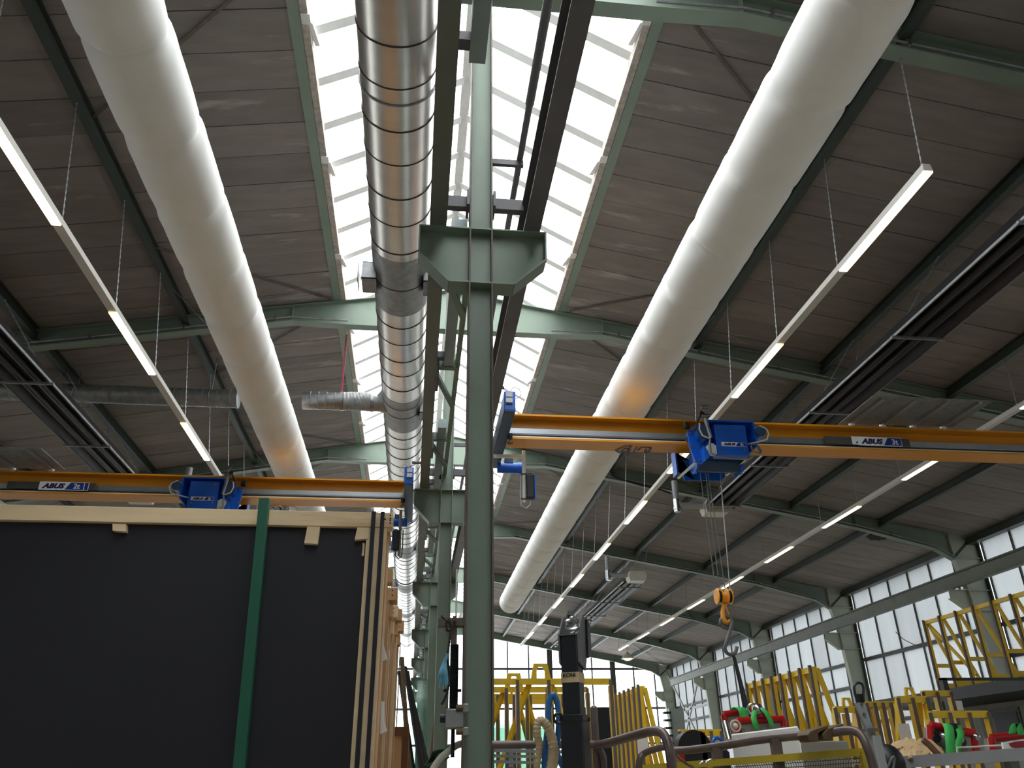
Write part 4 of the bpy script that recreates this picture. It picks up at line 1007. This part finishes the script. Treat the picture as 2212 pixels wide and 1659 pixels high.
m = MB(); a = at(1283, 1532, Y=4.64); m.tube([a, (a.x, a.y, -EYE)], .0205, 14); m.sphere(a, .0205, 14, 8); m.build('upright', M['pipe'], o)
m = MB(); P_ = path(((1284,1612,4.62),(1296,1620,4.62),(1303,1636,4.62),(1305,1662,4.62))); e_ = P_[-1]; m.tube(P_ + [Vector((e_.x, e_.y, -EYE))], .018, 12); m.build('upright', M['pipe'], o)
o = thing('basket_rail', 'brown tube rail of the mesh basket rising to a bend at the lower right', 'rail', at(1700, 1640, Y=4))
m = MB(); P_ = path(((1455,1622,4.5),(1500,1619,4.45),(1560,1611,4.35),(1640,1598,4.2),(1720,1590,4.05),(1790,1583,3.9),(1835,1578,3.8),(1858,1586,3.75),(1872,1610,3.72),(1884,1645,3.72),(1890,1668,3.72))); e_ = P_[-1]; m.tube(P_ + [Vector((e_.x, e_.y, -EYE))], .0205, 14); m.build('top_tube', M['pipe'], o)
for px, py, q, y in ((1547,1614,1556,4.36),(1674,1596,1686,4.12)):
    a = at(px, py, Y=y); m = MB(); m.bar((a.x, a.y, a.z), (a.x + .01, a.y, -EYE), .05, .03, (0, 1, 0)); m.build('upright', M['pipe'], o)
m = MB(); P_ = path(((1380,1668,4.3),(1382,1640,4.3),(1392,1627,4.3),(1415,1618,4.25),(1436,1614,4.2),(1450,1622,4.2))); e_ = P_[0]; m.tube([Vector((e_.x, e_.y, -EYE))] + P_, .017, 12); m.build('side_hoop', M['pipe'], o)
# yellow mesh panel below
o = thing('mesh_panel', 'yellow framed wire mesh panel at the bottom right', 'panel', at(1640, 1659, Y=4.1))
ya_, yb2 = 4.55, 3.85
def mp(px, py, t): return at(px, py, Y=ya_ + (yb2 - ya_) * t)
a, b = mp(1380, 1660, 0), mp(1868, 1624, 1)
dv = (b - a); dvn = Vector((dv.x, dv.y, 0)).normalized()
m = MB(); m.bar(a, b, .03, .032); m.build('top_bar', M['yellowd'], o)
m = MB(); m.bar(b - Vector((0, 0, .0)), (b.x, b.y, -EYE + .3), .05, .03, (0, 1, 0)); m.build('corner_bar', M['yellowd'], o)
c_ = a.lerp(b, .34); m = MB(); m.bar(c_, (c_.x, c_.y, -EYE + .3), .03, .03, (0, 1, 0)); m.build('upright', M['yellowd'], o)
m = MB(); n = 64
for i in range(n):
    p = a.lerp(b, .34 + .65 * i / n)
    pts = [Vector((p.x + dvn.x * .004 * (1 if k % 2 else -1), p.y, p.z - .016 - k * .018)) for k in range(22)]
    m.tube(pts, .0016, 4)
for k in range(22):
    p = a.lerp(b, .34); q = a.lerp(b, .99); m.tube([p - Vector((0, 0, .025 + k * .018)), q - Vector((0, 0, .025 + k * .018))], .0016, 4)
ms = m.build('wire_mesh', M['mull'], o); ms['kind'] = 'stuff'
m = MB(); P_ = path(((1450,1618,4.15),(1462,1632,4.15),(1476,1645,4.12),(1492,1655,4.1),(1510,1668,4.1))); m.tube(P_, [.006 + .003 * (i % 2) for i in range(len(P_))], 5); tag(m.build('chain', M['brownm']), 'thin rusty chain hanging from the bent rail end', 'chain')
m = MB()
m.tube(path(((1512,1651,4.2),(1518,1645,4.2),(1524,1648,4.2),(1529,1643,4.2),(1537,1640,4.2),(1541,1644,4.2))), .005, 6); tag(m.build('wire_hook', M['chrome']), 'small bright bent wire hook on the yellow panel edge', 'hook')
# two bronze channel grips on the rail
for i, (pts, lb) in enumerate(((((1744,1588),(1751,1578),(1790,1566),(1788,1574),(1768,1584),(1769,1602),(1752,1602)), 'brown iron channel grip lying over the rail, left of a pair'), (((1776,1586),(1786,1574),(1822,1563),(1824,1571),(1800,1581),(1798,1600),(1781,1598)), 'brown iron channel grip lying over the rail, right of a pair'))):
    P_ = [at(a, b, Y=3.86) for a, b in pts]; m = MB(); m.prism(P_, (.0, .12, 0)); tag(m.build('channel_grip', M['brownm'], None, bevel=.004), lb, 'grip')
# white box and beige box behind the rail
def boxpx(nm, lab, cat, px0, py0, px1, py1, Y, dep, mt, slope=0.0, lift=None):
    a = at(px0, py0, Y=Y); b = at(px1, py1, Y=Y); m = MB(); z0 = -EYE if lift is None else b.z
    m.prism([(a.x, Y, z0), (b.x, Y, z0), (b.x, Y, a.z + slope), (a.x, Y, a.z)], (0, dep, 0))
    return tag(m.build(nm, M[mt], None, bevel=.006), lab, cat)
p0 = at(1580, 1592, Y=6.6); p1 = at(1723, 1568, Y=5.7)
m = MB(); m.prism([(p0.x, p0.y, -EYE), (p1.x, p1.y, -EYE), (p1.x, p1.y, p1.z), (p0.x, p0.y, p1.z - .012)], (.5, 1.0, 0)); tag(m.build('white_cabinet', M['white'], None, bevel=.01), 'white boxy cabinet behind the rail under the red vacuum lifter', 'cabinet')
p2 = at(1832, 1600, Y=5.75); p1 = p1 + Vector((.53, 0, 0)) * 0; m = MB(); m.prism([(p1.x + .01, p1.y + .02, -EYE), (p2.x, p2.y, -EYE), (p2.x, p2.y, p2.z), (p1.x + .01, p1.y + .02, p2.z - .0)], (.3, .9, 0)); tag(m.build('beige_cabinet', M['panel'], None, bevel=.01), 'beige grey cabinet beside the white one, below the brown grips', 'cabinet')
# vacuum lifters: red frame, grey panel, green slings
def lifter(nm, lab, pts, Y, dep, straps, zb=None):
    """pts: four px corners TL TR BR BL of the front"""
    P_ = [at(a, b, Y=Y) for a, b in pts]; c = sum(P_, Vector()) / 4
    o = thing(nm, lab, 'vacuum lifter', (c.x, Y, P_[2].z), 'red vacuum lifters')
    m = MB(); m.prism([c + (p - c) * .93 for p in P_], (0, dep * .5, 0)); m.build('panel', M['panel'], o)
    for i, (p, q) in enumerate(zip(P_, P_[1:] + P_[:1])):
        m = MB(); m.bar(p + Vector((0, .0, 0)), q, .06, .045, (0, 1, 0)) if False else m.tube([p, q], .032, 12); m.build('frame_tube', M['red'], o)
    return o, P_
lf, P_ = lifter('vacuum_lifter', 'front red vacuum lifter with green slings above the white cabinet', ((1592,1557),(1692,1553),(1697,1600),(1594,1600)), 8.2, .3, None)
for i, dx in enumerate((.06, .5, .92)):
    p = P_[0].lerp(P_[1], dx); m = MB(); m.cyl((p.x, 8.16, p.z - .09), (p.x, 8.14, p.z - .09), .02, 12); m.build('knob', M['chrome'], lf)
m = MB(); a = at(1640, 1553, Y=8.2); b = at(1640, 1533, Y=8.2)
for s_ in (-.05, .05): m.bar((a.x + s_, 8.2, a.z), (b.x + s_ * .4, 8.2, b.z), .03, .06, (0, 1, 0))
lg = m.build('lifting_lug', M['red'], lf)
m = MB(); v = at(1637, 1532, Y=8.15); m.sphere(v, .055, 14, 10); m.ring(v + Vector((-.05, 0, .0)), (.3, 1, 0), .05, .012, 18, 6); m.build('lifting_ring', M['chrome'], lg)
m = MB(); v = at(1589, 1568, Y=8.1); m.ring(v, (0, 1, 0), .05, .008, 20, 6); m.sphere(v, .028, 12, 8); m.build('gauge', M['cream'], lf)
def strap(pts, Y, w, lab, mt='green2'):
    P_ = spl([at(a, b, Y=Y + (c if c else 0)) for a, b, c in pts], 4); m = MB(); vs = []
    for p in P_: vs += [(p.x - w / 2, p.y, p.z), (p.x + w / 2, p.y, p.z)]
    n = len(P_); m.add(vs, [(2 * i, 2 * i + 1, 2 * i + 3, 2 * i + 2) for i in range(n - 1)]); return tag(m.build('sling', M[mt], None, solid=.008, smooth=60), lab, 'sling', None)
strap(((1632,1534,-.02),(1628,1548,-.08),(1631,1562,-.1),(1634,1576,-.08)), 8.15, .055, 'green lifting sling, left one over the front red lifter')
strap(((1641,1528,-.02),(1652,1536,-.08),(1662,1552,-.1),(1668,1570,-.08)), 8.15, .05, 'green lifting sling, right one over the front red lifter')
lf2, P2 = lifter('vacuum_lifter', 'rear red vacuum lifter standing behind the front one, left', ((1563,1543),(1612,1535),(1618,1600),(1580,1600)), 8.9, .3, None)
strap(((1586,1533,0),(1594,1528,-.05),(1604,1534,-.1),(1609,1552,-.1)), 8.85, .1, 'broad green lifting sling over the rear red lifter')
m = MB(); m.cyl(at(1566, 1560, Y=8.6), at(1576, 1600, Y=8.5), .035, 12); m.build('actuator', M['chrome'], lf2)
# slings from the S-hook down to the lifter
m = MB()
P0 = at(1584, 1415, Y=8.8)
for (a, b) in ((1616, 1545), (1612, 1545)): pass
m.tube([P0, at(1600, 1482, Y=8.8), at(1613, 1545, Y=8.8)], [.016, .02, .03], 8); o = tag(m.build('black_sling', M['black']), 'black webbing sling running from the S-hook down to the red lifters', 'sling')
m = MB(); m.tube([P0 + Vector((.02, 0, -.02)), at(1604, 1480, Y=8.8), at(1620, 1548, Y=8.8)], [.006, .008, .022], 8); m.build('second_leg', M['black'], o)
# red pump gear behind the rail
o = thing('pump_unit', 'dark pump wheel with red uprights behind the brown rail', 'pump', at(1520, 1640, Y=6.2))
v = at(1502, 1618, Y=6.2); m = MB(); m.tube([v, v + Vector((0, .12, 0))], .13, 28); m.build('wheel', M['black'], o)
m = MB(); a = at(1508, 1582, Y=6.25); b = at(1521, 1611, Y=6.25); m.box((a.x, 6.2, -EYE), (b.x, 6.3, a.z)); m.build('red_upright', M['red'], o)
m = MB(); a = at(1466, 1614, Y=6.1); b = at(1480, 1644, Y=6.1); m.box((a.x, 6.1, -EYE), (b.x, 6.2, a.z)); m.build('red_upright', M['red'], o)
m = MB(); a = at(1528, 1606, Y=6.4); b = at(1578, 1645, Y=6.4); m.prism([(a.x, 6.4, b.z - .2), (b.x, 6.4, b.z - .2), (b.x, 6.4, a.z - .06), (b.x - .12, 6.4, a.z), (a.x, 6.4, a.z)], (0, .25, 0)); m.build('housing', M['blackm'], o)
m = MB(); v = at(1553, 1607, Y=6.3); m.ring(v, (.2, -1, .5), .045, .012, 20, 6); m.build('blue_ring', M['blue'], o)
# silver clamp stand with black loop
o = thing('clamp_stand', 'grey steel clamp stand with a black loop on top beside the beige cabinet', 'stand', at(1890, 1659, Y=4.6))
YS2 = 4.6
m = MB(); P_ = [at(a, b, Y=YS2) for a, b in ((1848,1517),(1856,1513),(1869,1520),(1884,1565),(1892,1590),(1878,1592),(1866,1560),(1850,1526))]; m.prism(P_, (0, .02, 0)); m.build('flat_bar', M['stand'], o, bevel=.003)
m = MB(); a = at(1880, 1588, Y=YS2 - .02); b = at(1901, 1588, Y=YS2); m.bar(((a.x + b.x) / 2, YS2, a.z), ((a.x + b.x) / 2 + .03, YS2, -EYE), .05, .05, (0, 1, 0)); m.build('square_tube', M['stand'], o, bevel=.004)
m = MB(); a = at(1874, 1577, Y=YS2); b = at(1894, 1578, Y=YS2); m.box((a.x, YS2 - .03, a.z - .008), (b.x, YS2 + .05, a.z + .008)); m.build('cross_plate', M['galv'], o)
for px, py in ((1861,1521),(1866,1543)):
    v = at(px, py, Y=YS2); m = MB(); m.cyl((v.x, YS2 - .012, v.z), (v.x, YS2 + .01, v.z), .008, 10); m.build('bolt', M['galv'], o)
P_ = spl([at(a, b, Y=YS2) for a, b in ((1852,1517),(1847,1498),(1845,1485),(1849,1477),(1855,1475),(1862,1478),(1865,1487),(1865,1500),(1866,1517))], 5); m = MB(); m.tube(P_, .0075, 8); lp = m.build('black_loop', M['black'], o)
m = MB(); q = [at(a, b, Y=YS2) for a, b in ((1850,1499),(1864,1499),(1866,1518),(1852,1517))]; m.prism(q, (0, .02, 0)); m.build('loop_web', M['black'], lp)
# bench edge with canvas, cable and small things
YB = 5.2
o = thing('work_bench', 'long grey bench edge along the bottom right corner', 'bench', at(2080, 1645, Y=5.5))
a = at(1900, 1650, Y=5.7); b = at(2230, 1628, Y=4.9)
BA, BB = a, b
def bench_z(v):
    t = ((v.x - BA.x - .27 * (v.y - BA.y)) / max(.01, (BB.x - BA.x - .27 * (BB.y - BA.y)))); return BA.z + (BB.z - BA.z) * min(1, max(0, t)) + .032
m = MB(); m.bar(a, b, .10, .07); m.build('front_rail', M['grey'], o)
m = MB(); m.prism([a + Vector((0, .02, .03)), b + Vector((0, .02, .03)), b + Vector((.4, 1.5, .03)), a + Vector((.4, 1.5, .03))], (0, 0, -.03)); m.build('table_top', M['panel'], o)
for t in (.05, .95):
    q = a.lerp(b, t); m = MB(); m.box((q.x - .03, q.y + .1, -EYE), (q.x + .03, q.y + .16, q.z)); m.build('leg', M['grey'], o)
from mathutils import noise as NZ
def canvas(u, v):
    px = 1900 + 144 * u; hp = 46 * (math.sin(math.pi * (u * .98 + .01)) ** .5) * (1 - .22 * u)
    q = Vector((u * 4.2 + v * 1.6, v * 2.2 - u * .8, 1.7)); k = NZ.noise(q) + .5 * abs(NZ.noise(q * 2.3)) + .25 * NZ.noise(q * 4.7)
    py = 1641 - hp * math.sin(v * math.pi / 2) ** .7 - 15 * k * (v > .05)
    p = at(px, py, Y=5.62 + .6 * v + .3 * k); return (p.x, p.y, p.z)
m = MB(); m.grid(canvas, 70, 40); tag(m.build('canvas_heap', M['canvas'], None, smooth=70, solid=.01), 'heap of folded tan canvas on the bench', 'canvas')
def strapc(pts, Y, w, mt, nm, lb, cat):
    P_ = [at(a, b, Y=Y) for a, b in pts]; m = MB()
    for p, q in zip(P_[:-1], P_[1:]): m.bar(p, q, .02, w)
    return tag(m.build(nm, M[mt]), lb, cat)
strapc(((1993,1597),(2008,1610),(2024,1627),(2040,1641)), 5.4, .035, 'woodb', 'leather_strap', 'dark brown strap across the tan canvas', 'strap')
m = MB(); m.sphere(at(1921, 1650, Y=5.42), .12, 20, 12, (.85, .8, 1)); hb = tag(m.build('black_cover', M['black']), 'rounded black cover at the bottom edge left of the bench', 'cover')
m = MB(); P_ = path(((1918,1659,5.30),(1926,1640,5.28),(1932,1636,5.28),(1930,1660,5.28))); m.tube(P_, .008, 8); m.build('grey_trim', M['violet'], hb)
lf3, P3 = lifter('vacuum_lifter', 'red framed vacuum lifter with round gauges and green slings on the bench', ((2010,1567),(2104,1584),(2110,1640),(2014,1640)), 6.6, .25, None)
for px, py, r in ((2025,1583,.02),(2025,1595,.032),(2078,1602,.04)):
    v = at(px, py, Y=6.55); m = MB(); m.cyl((v.x, 6.55, v.z), (v.x, 6.62, v.z), r, 18); m.build('gauge', M['black'], lf3)
for px, py in ((2040,1590),(2075,1597),(2110,1592)):
    v = at(px, py, Y=6.5); m = MB(); m.sphere(v, .028, 12, 8); m.build('valve', M['chrome'], lf3)
strap(((2045,1563,0),(2050,1575,-.05),(2052,1595,-.08),(2056,1640,-.08)), 6.5, .08, 'green sling, left one on the lifter behind the bench')
strap(((2068,1567,0),(2075,1585,-.05),(2072,1600,-.08),(2064,1632,-.08)), 6.5, .06, 'green sling, right one on the lifter behind the bench')
m = MB(); m.tube([at(2058, 1562, Y=6.5), at(2062, 1600, Y=6.52), at(2064, 1645, Y=6.52)], .035, 8); tag(m.build('black_hose', M['black']), 'black hose bundle between the two green slings on the bench lifter', 'hose')
m = MB(); m.tube(path(((2071,1638,6.2),(2067,1618,6.2),(2072,1615,6.2),(2110,1613,6.2),(2165,1610,6.2))), .007, 6); tag(m.build('wire_rail', M['cream']), 'thin pale bent rail above the bench', 'rail')
lf4, P4 = lifter('vacuum_lifter', 'red lifter at the right picture edge behind the white sheet', ((2142,1594),(2230,1585),(2232,1625),(2146,1625)), 7.0, .25, None)
strap(((2186,1586,0),(2190,1569,0),(2198,1563,0),(2206,1588,-.0)), 6.97, .06, 'green sling on the lifter at the right picture edge')
P_ = [at(a, b, Y=5.9) for a, b in ((2166,1604),(2230,1594),(2230,1636),(2174,1641))]
for q in P_[2:]: q.z = bench_z(q)
m = MB(); m.prism(P_, (0, .02, 0)); tb = tag(m.build('white_sheet', M['white'], None), 'leaning white sheet with a reddish blotch at the right edge of the bench', 'sheet')
P_ = [at(a, b, Y=5.89) for a, b in ((2180,1606),(2192,1602),(2230,1599),(2230,1616),(2200,1618),(2186,1614))]; m = MB(); m.prism(P_, (0, .006, 0)); m.build('red_blotch', M['redp'], tb)
# office block and platform under the big rack
XO = 11.3
m = MB(); m.box((9.9, 11.2, 1.13), (12.28, 17.2, 1.33)); o = tag(m.build('platform', M['night']), 'dark steel platform carrying the large yellow rack by the right wall', 'platform')
m = MB(); m.box((XO, 11.3, -EYE), (XO + .2, 17.1, 1.125)); o = tag(m.build('office_wall', M['conc']), 'grey concrete office wall under the dark platform', 'wall panel')
for i in range(3):
    yy = 12.0 + 1.35 * i
    m = MB(); m.box((XO - .02, yy, .35), (XO + .01, yy + 1.15, 1.02)); fr = m.build('office_window', M['mull'], o)
    m = MB(); m.box((XO - .03, yy + .07, .42), (XO - .018, yy + 1.08, .95)); m.build('dark_pane', M['night'], fr)
m = MB(); m.box((XO - .4, 11.6, -EYE), (XO - .3, 11.7, 1.13)); m.build('support_post', M['grey'], o)
v = at(2069, 1524, Y=11.12); m = MB(); m.box((v.x - .062, 11.1, v.z - .062), (v.x + .062, 11.16, v.z + .062)); q = tag(m.build('white_lamp_box', M['white']), 'small white square lamp box under the platform edge', 'lamp')
m = MB(); m.box((v.x - .14, 11.12, v.z - .07), (v.x - .066, 11.2, 1.16)); m.box((v.x - .14, 11.12, 1.13), (10.0, 11.24, 1.16)); m.build('bracket', M['black'], q)

# ------------------------------------------------------------------ yellow glass racks
def rack_long(X0, ya, yb, zt, zb, n, lab, lean=.5, slab=None, grp='yellow A-frame racks'):
    """A-frames in a row along Y: upright with rubber face, sloping back leg, cross ties, top rail"""
    o = thing('glass_rack', lab, 'rack', (X0 + lean / 2, (ya + yb) / 2, zb), grp)
    h = zt - zb
    for i in range(n):
        y = ya + (yb - ya) * i / (n - 1)
        m = MB(); m.bar((X0 + .03, y, zb), (X0 + .03, y, zt), .05, .045, (0, 1, 0)); f = m.build('upright', M['yellow'], o)
        m = MB(); m.box((X0 - .025, y - .022, zb), (X0 + .005, y + .022, zt + .02)); m.build('rubber_face', M['rackg'], f)
        m = MB(); m.bar((X0 + .08, y, zt - .02), (X0 + lean, y, zb), .055, .045, (0, 1, 0)); m.build('sloping_leg', M['yellow'], f)
        for t in (.38, .10):
            m = MB(); m.bar((X0 + .05, y, zb + h * t), (X0 + lean - (lean - .08) * t, y, zb + h * t), .05, .07 if t > .2 else .12); m.build('cross_tie', M['yellow'], f)
    m = MB(); m.bar((X0 + .05, ya, zt - .03), (X0 + .05, yb, zt - .03), .07, .07); m.build('top_rail', M['yellow'], o)
    m = MB(); m.bar((X0 + lean - .02, ya, zb + .04), (X0 + lean - .02, yb, zb + .04), .07, .07); m.build('bottom_rail', M['yellow'], o)
    y2 = ya + (yb - ya) / (n - 1) * 1.5
    m = MB(); m.bar((X0 + .09, ya, zt - .06), (X0 + .3, y2, zb + h * .2), .05, .05); m.build('brace', M['yellow'], o)
    m = MB(); m.bar((X0 + .09, yb, zb + h * .35), (X0 + .09, yb - (y2 - ya), zt - .06), .05, .05); m.build('brace', M['yellow'], o)
    if slab:
        sh_ = []
        for i in range(n - 1):
            y = ya + (yb - ya) * (i + .1) / (n - 1); yq = ya + (yb - ya) * (i + .9) / (n - 1)
            m = MB(); m.prism([(X0 + .1, y, zb + .05), (X0 + .1, yq, zb + .05), (X0 + .12, yq, zb + h * slab), (X0 + .12, y, zb + h * slab)], (.03, 0, 0)); m.build('foam_pad', M['teal'], o)
    return o
XB = 10.5
ztB = at(1985, 1345, X=XB).z; zbB = 1.33
ys_ = [at(px, 1300, X=XB).y for px in (1985, 2212)]
rack_long(XB, ys_[0], 11.5, ztB, zbB, 9, 'large yellow A-frame rack standing high on the dark platform at the right edge', .62)
X2 = 5.1; zt2 = at(1613, 1478, X=X2).z; rack_long(X2, at(1613, 1478, X=X2).y, at(1752, 1450, X=X2).y, zt2, -EYE, 8, 'tall yellow A-frame rack with green pads behind the red lifters', .75, .72)
X3 = 3.0; zt3 = at(1322, 1505, X=X3).z; rack_long(X3, at(1322, 1505, X=X3).y, at(1380, 1488, X=X3).y, zt3, -EYE, 7, 'yellow A-frame rack right of the black post in the middle distance', .5)
def rack_flat(px0, px1, pyt, Y, lab, posts, eye=None, glass_=True, legs=True, grp='yellow lifting frames'):
    a = at(px0, pyt, Y=Y); b = at(px1, pyt, Y=Y); z = a.z; x0, x1 = a.x, b.x
    o = thing('transfer_rack', lab, 'rack', ((x0 + x1) / 2, Y, -EYE), grp)
    m = MB(); m.bar((x0, Y, z - .035), (x1, Y, z - .035), .06, .07); m.build('top_rail', M['yellow'], o)
    for i in range(posts):
        x = x0 + (x1 - x0) * i / (posts - 1)
        m = MB(); m.box((x - .026, Y - .04, -EYE), (x + .026, Y + .04, z - .08)); p = m.build('upright', M['yellow'], o)
        m = MB(); m.box((x - .026, Y - .055, -EYE), (x + .012, Y - .04, z - .02)); m.build('rubber_face', M['rackg'], p)
    m = MB(); m.bar((x0, Y + .1, -.35), (x1, Y + .1, -.35), .06, .08); m.build('lower_rail', M['yellow'], o)
    if eye:
        e = at(eye, pyt, Y=Y).x; hh = .17 * z / 1.2 + .1
        k = 1.0 if x1 - x0 > 1.2 else .55; hh = .17 * k
        poly = [(e - .125 * k, z - .02), (e - .085 * k, z + hh), (e + .085 * k, z + hh), (e + .125 * k, z - .02), (e + .05 * k, z - .02), (e + .05 * k, z + hh * .5), (e + .025 * k, z + hh * .78), (e - .025 * k, z + hh * .78), (e - .05 * k, z + hh * .5), (e - .05 * k, z - .02)]
        m = MB()
        L_ = [poly[0], poly[1], poly[8 - 1], poly[8], poly[9]]; R_ = [poly[4], poly[5], poly[6], poly[2], poly[3]]; T_ = [poly[7], poly[1], poly[2], poly[6]]
        for q in (L_, R_, T_): m.prism([(u, Y - .02, v) for u, v in q], (0, .03, 0))
        m.build('lifting_eye', M['yellow'], o)
        w = (x1 - x0)
        for s in (-1, 1):
            m = MB(); m.bar((e + s * .12, Y + .05, z - .02), (e + s * min(.62, w * .45), Y + .35, -.3), .06, .05); m.build('brace', M['yellow'], o)
    if glass_:
        m = MB(); m.prism([(x0 + .05, Y + .12, -1.2), (x1 - .2, Y + .12, -1.2), (x1 - .2, Y + .14, z * .62), (x0 + .05, Y + .14, z * .62)], (0, .012, 0)); m.build('glass_sheet', M['pane'], o)
    return o
rack_flat(1050, 1318, 1466, 10.0, 'yellow lifting frame behind the black post, front one with large eye', 5, 1168, False)
rack_flat(1050, 1268, 1484, 11.0, 'second yellow lifting frame behind the front one with large eye', 6, 1110)
rack_flat(1040, 1215, 1499, 12.0, 'third yellow lifting frame, farther behind the black post', 6, 1098)
rack_flat(1040, 1215, 1511, 12.9, 'rearmost yellow lifting frame behind the black post', 6, None)
rack_flat(1935, 1998, 1504, 9.0, 'small yellow lifting frame with eye right of the clamp stand', 3, 1966, False)
rack_flat(1800, 1846, 1526, 9.4, 'small yellow lifting frame left of the clamp stand', 3, 1830, False)
rack_flat(1868, 1938, 1515, 10.0, 'low yellow frame between the two small frames with eyes', 5, None, False)
rack_flat(1990, 2050, 1492, 10.2, 'yellow frame partly behind the dark platform corner', 3, None, False)
rack_flat(2004, 2130, 1536, 8.6, 'yellow frame standing behind the red lifter on the bench', 4, None, False)
rack_flat(1466, 1556, 1576, 9.5, 'low yellow frame behind the pump unit', 5, None, True)
for px, py, Y, lb in ((1955,1582,8.94,'white paper sheet taped to the small frame right of the clamp stand'), (1389,1612,10.64,'white paper sheet on the yellow rack right of the black post')):
    v = at(px, py, Y=Y); m = MB(); m.box((v.x - .07, Y, v.z - .09), (v.x + .07, Y + .006, v.z + .09)); tag(m.build('label_sheet', M['paper']), lb, 'paper')
# dark shutter at the far end and grey slatted rack
a = at(1252, 1528, Y=20); b = at(1318, 1528, Y=20); m = MB(); m.box((a.x, 20, -EYE), (b.x, 20.3, a.z)); o = tag(m.build('roller_cabinet', M['night']), 'dark ribbed cabinet in the distance behind the yellow frames', 'cabinet')
m = MB()
for i in range(14): m.box((a.x + .05, 19.98, -1.2 + i * .13), (b.x - .05, 20.0, -1.13 + i * .13))
m.build('shutter', M['blackm'], o)
a = at(1436, 1530, Y=13); b = at(1476, 1530, Y=13); o = thing('slatted_rack', 'grey steel rack with black slotted side behind the pump unit', 'rack', (a.x, 13, -EYE))
m = MB(); m.box((a.x + .07, 13, -EYE), (b.x, 13.1, a.z)); m.build('panel', M['lgrey'], o)
for i in range(16):
    z = a.z - .05 - i * .11; m = MB(); m.box((a.x - .03, 12.95, z - .03), (a.x + .08, 13.05, z)); m.build('slot', M['black'], o)
# aluminium profiles on a small cantilever stand behind the guard rail
o = thing('profile_stand', 'grey stand carrying the aluminium profiles behind the guard rail', 'stand', at(1160, 1650, Y=7.7))
PR = [(1617, 1625), (1629, 1636), (1642, 1649)]
for px in (1100, 1235):
    x = at(px, 1650, Y=7.7).x; m = MB(); m.box((x - .03, 7.68, -EYE), (x + .03, 7.74, at(px, 1617, Y=7.7).z)); b_ = m.build('upright', M['grey'], o)
    for y0, y1 in PR:
        z = at(px, y1 + 2, Y=7.6).z; m = MB(); m.box((x - .02, 7.56, z - .02), (x + .02, 7.68, z)); m.build('arm', M['grey'], b_)
for i, (y0, y1) in enumerate(PR):
    a = at(1062, y0, Y=7.6); b = at(1255, y0 + 4, Y=7.6); h_ = at(1062, y0, Y=7.6).z - at(1062, y1, Y=7.6).z; m = MB()
    for q in range(2): m.bar((a.x, a.y, a.z - h_ * (.25 + .5 * q)), (b.x, b.y, b.z - h_ * (.25 + .5 * q)), .06, h_ * .42)
    m.bar((a.x, a.y + .01, a.z - h_ * .5), (b.x, b.y + .01, b.z - h_ * .5), .04, h_ * .9)
    tag(m.build('aluminium_profile', M['alu']), ['upper', 'middle', 'lowest'][i] + ' long aluminium profile behind the brown guard rail', 'profile', 'aluminium profiles')
sc.view_settings.view_transform = 'Standard'; sc.view_settings.look = 'None'; sc.view_settings.exposure = 0.3; sc.view_settings.gamma = 1.0; sc.view_settings.use_curve_mapping = False
sc.cycles.max_bounces = 10; sc.cycles.diffuse_bounces = 6; sc.cycles.transparent_max_bounces = 16; sc.cycles.use_denoising = True
sc.cycles.sample_clamp_indirect = 8.0; sc.cycles.caustics_reflective = False; sc.cycles.caustics_refractive = False
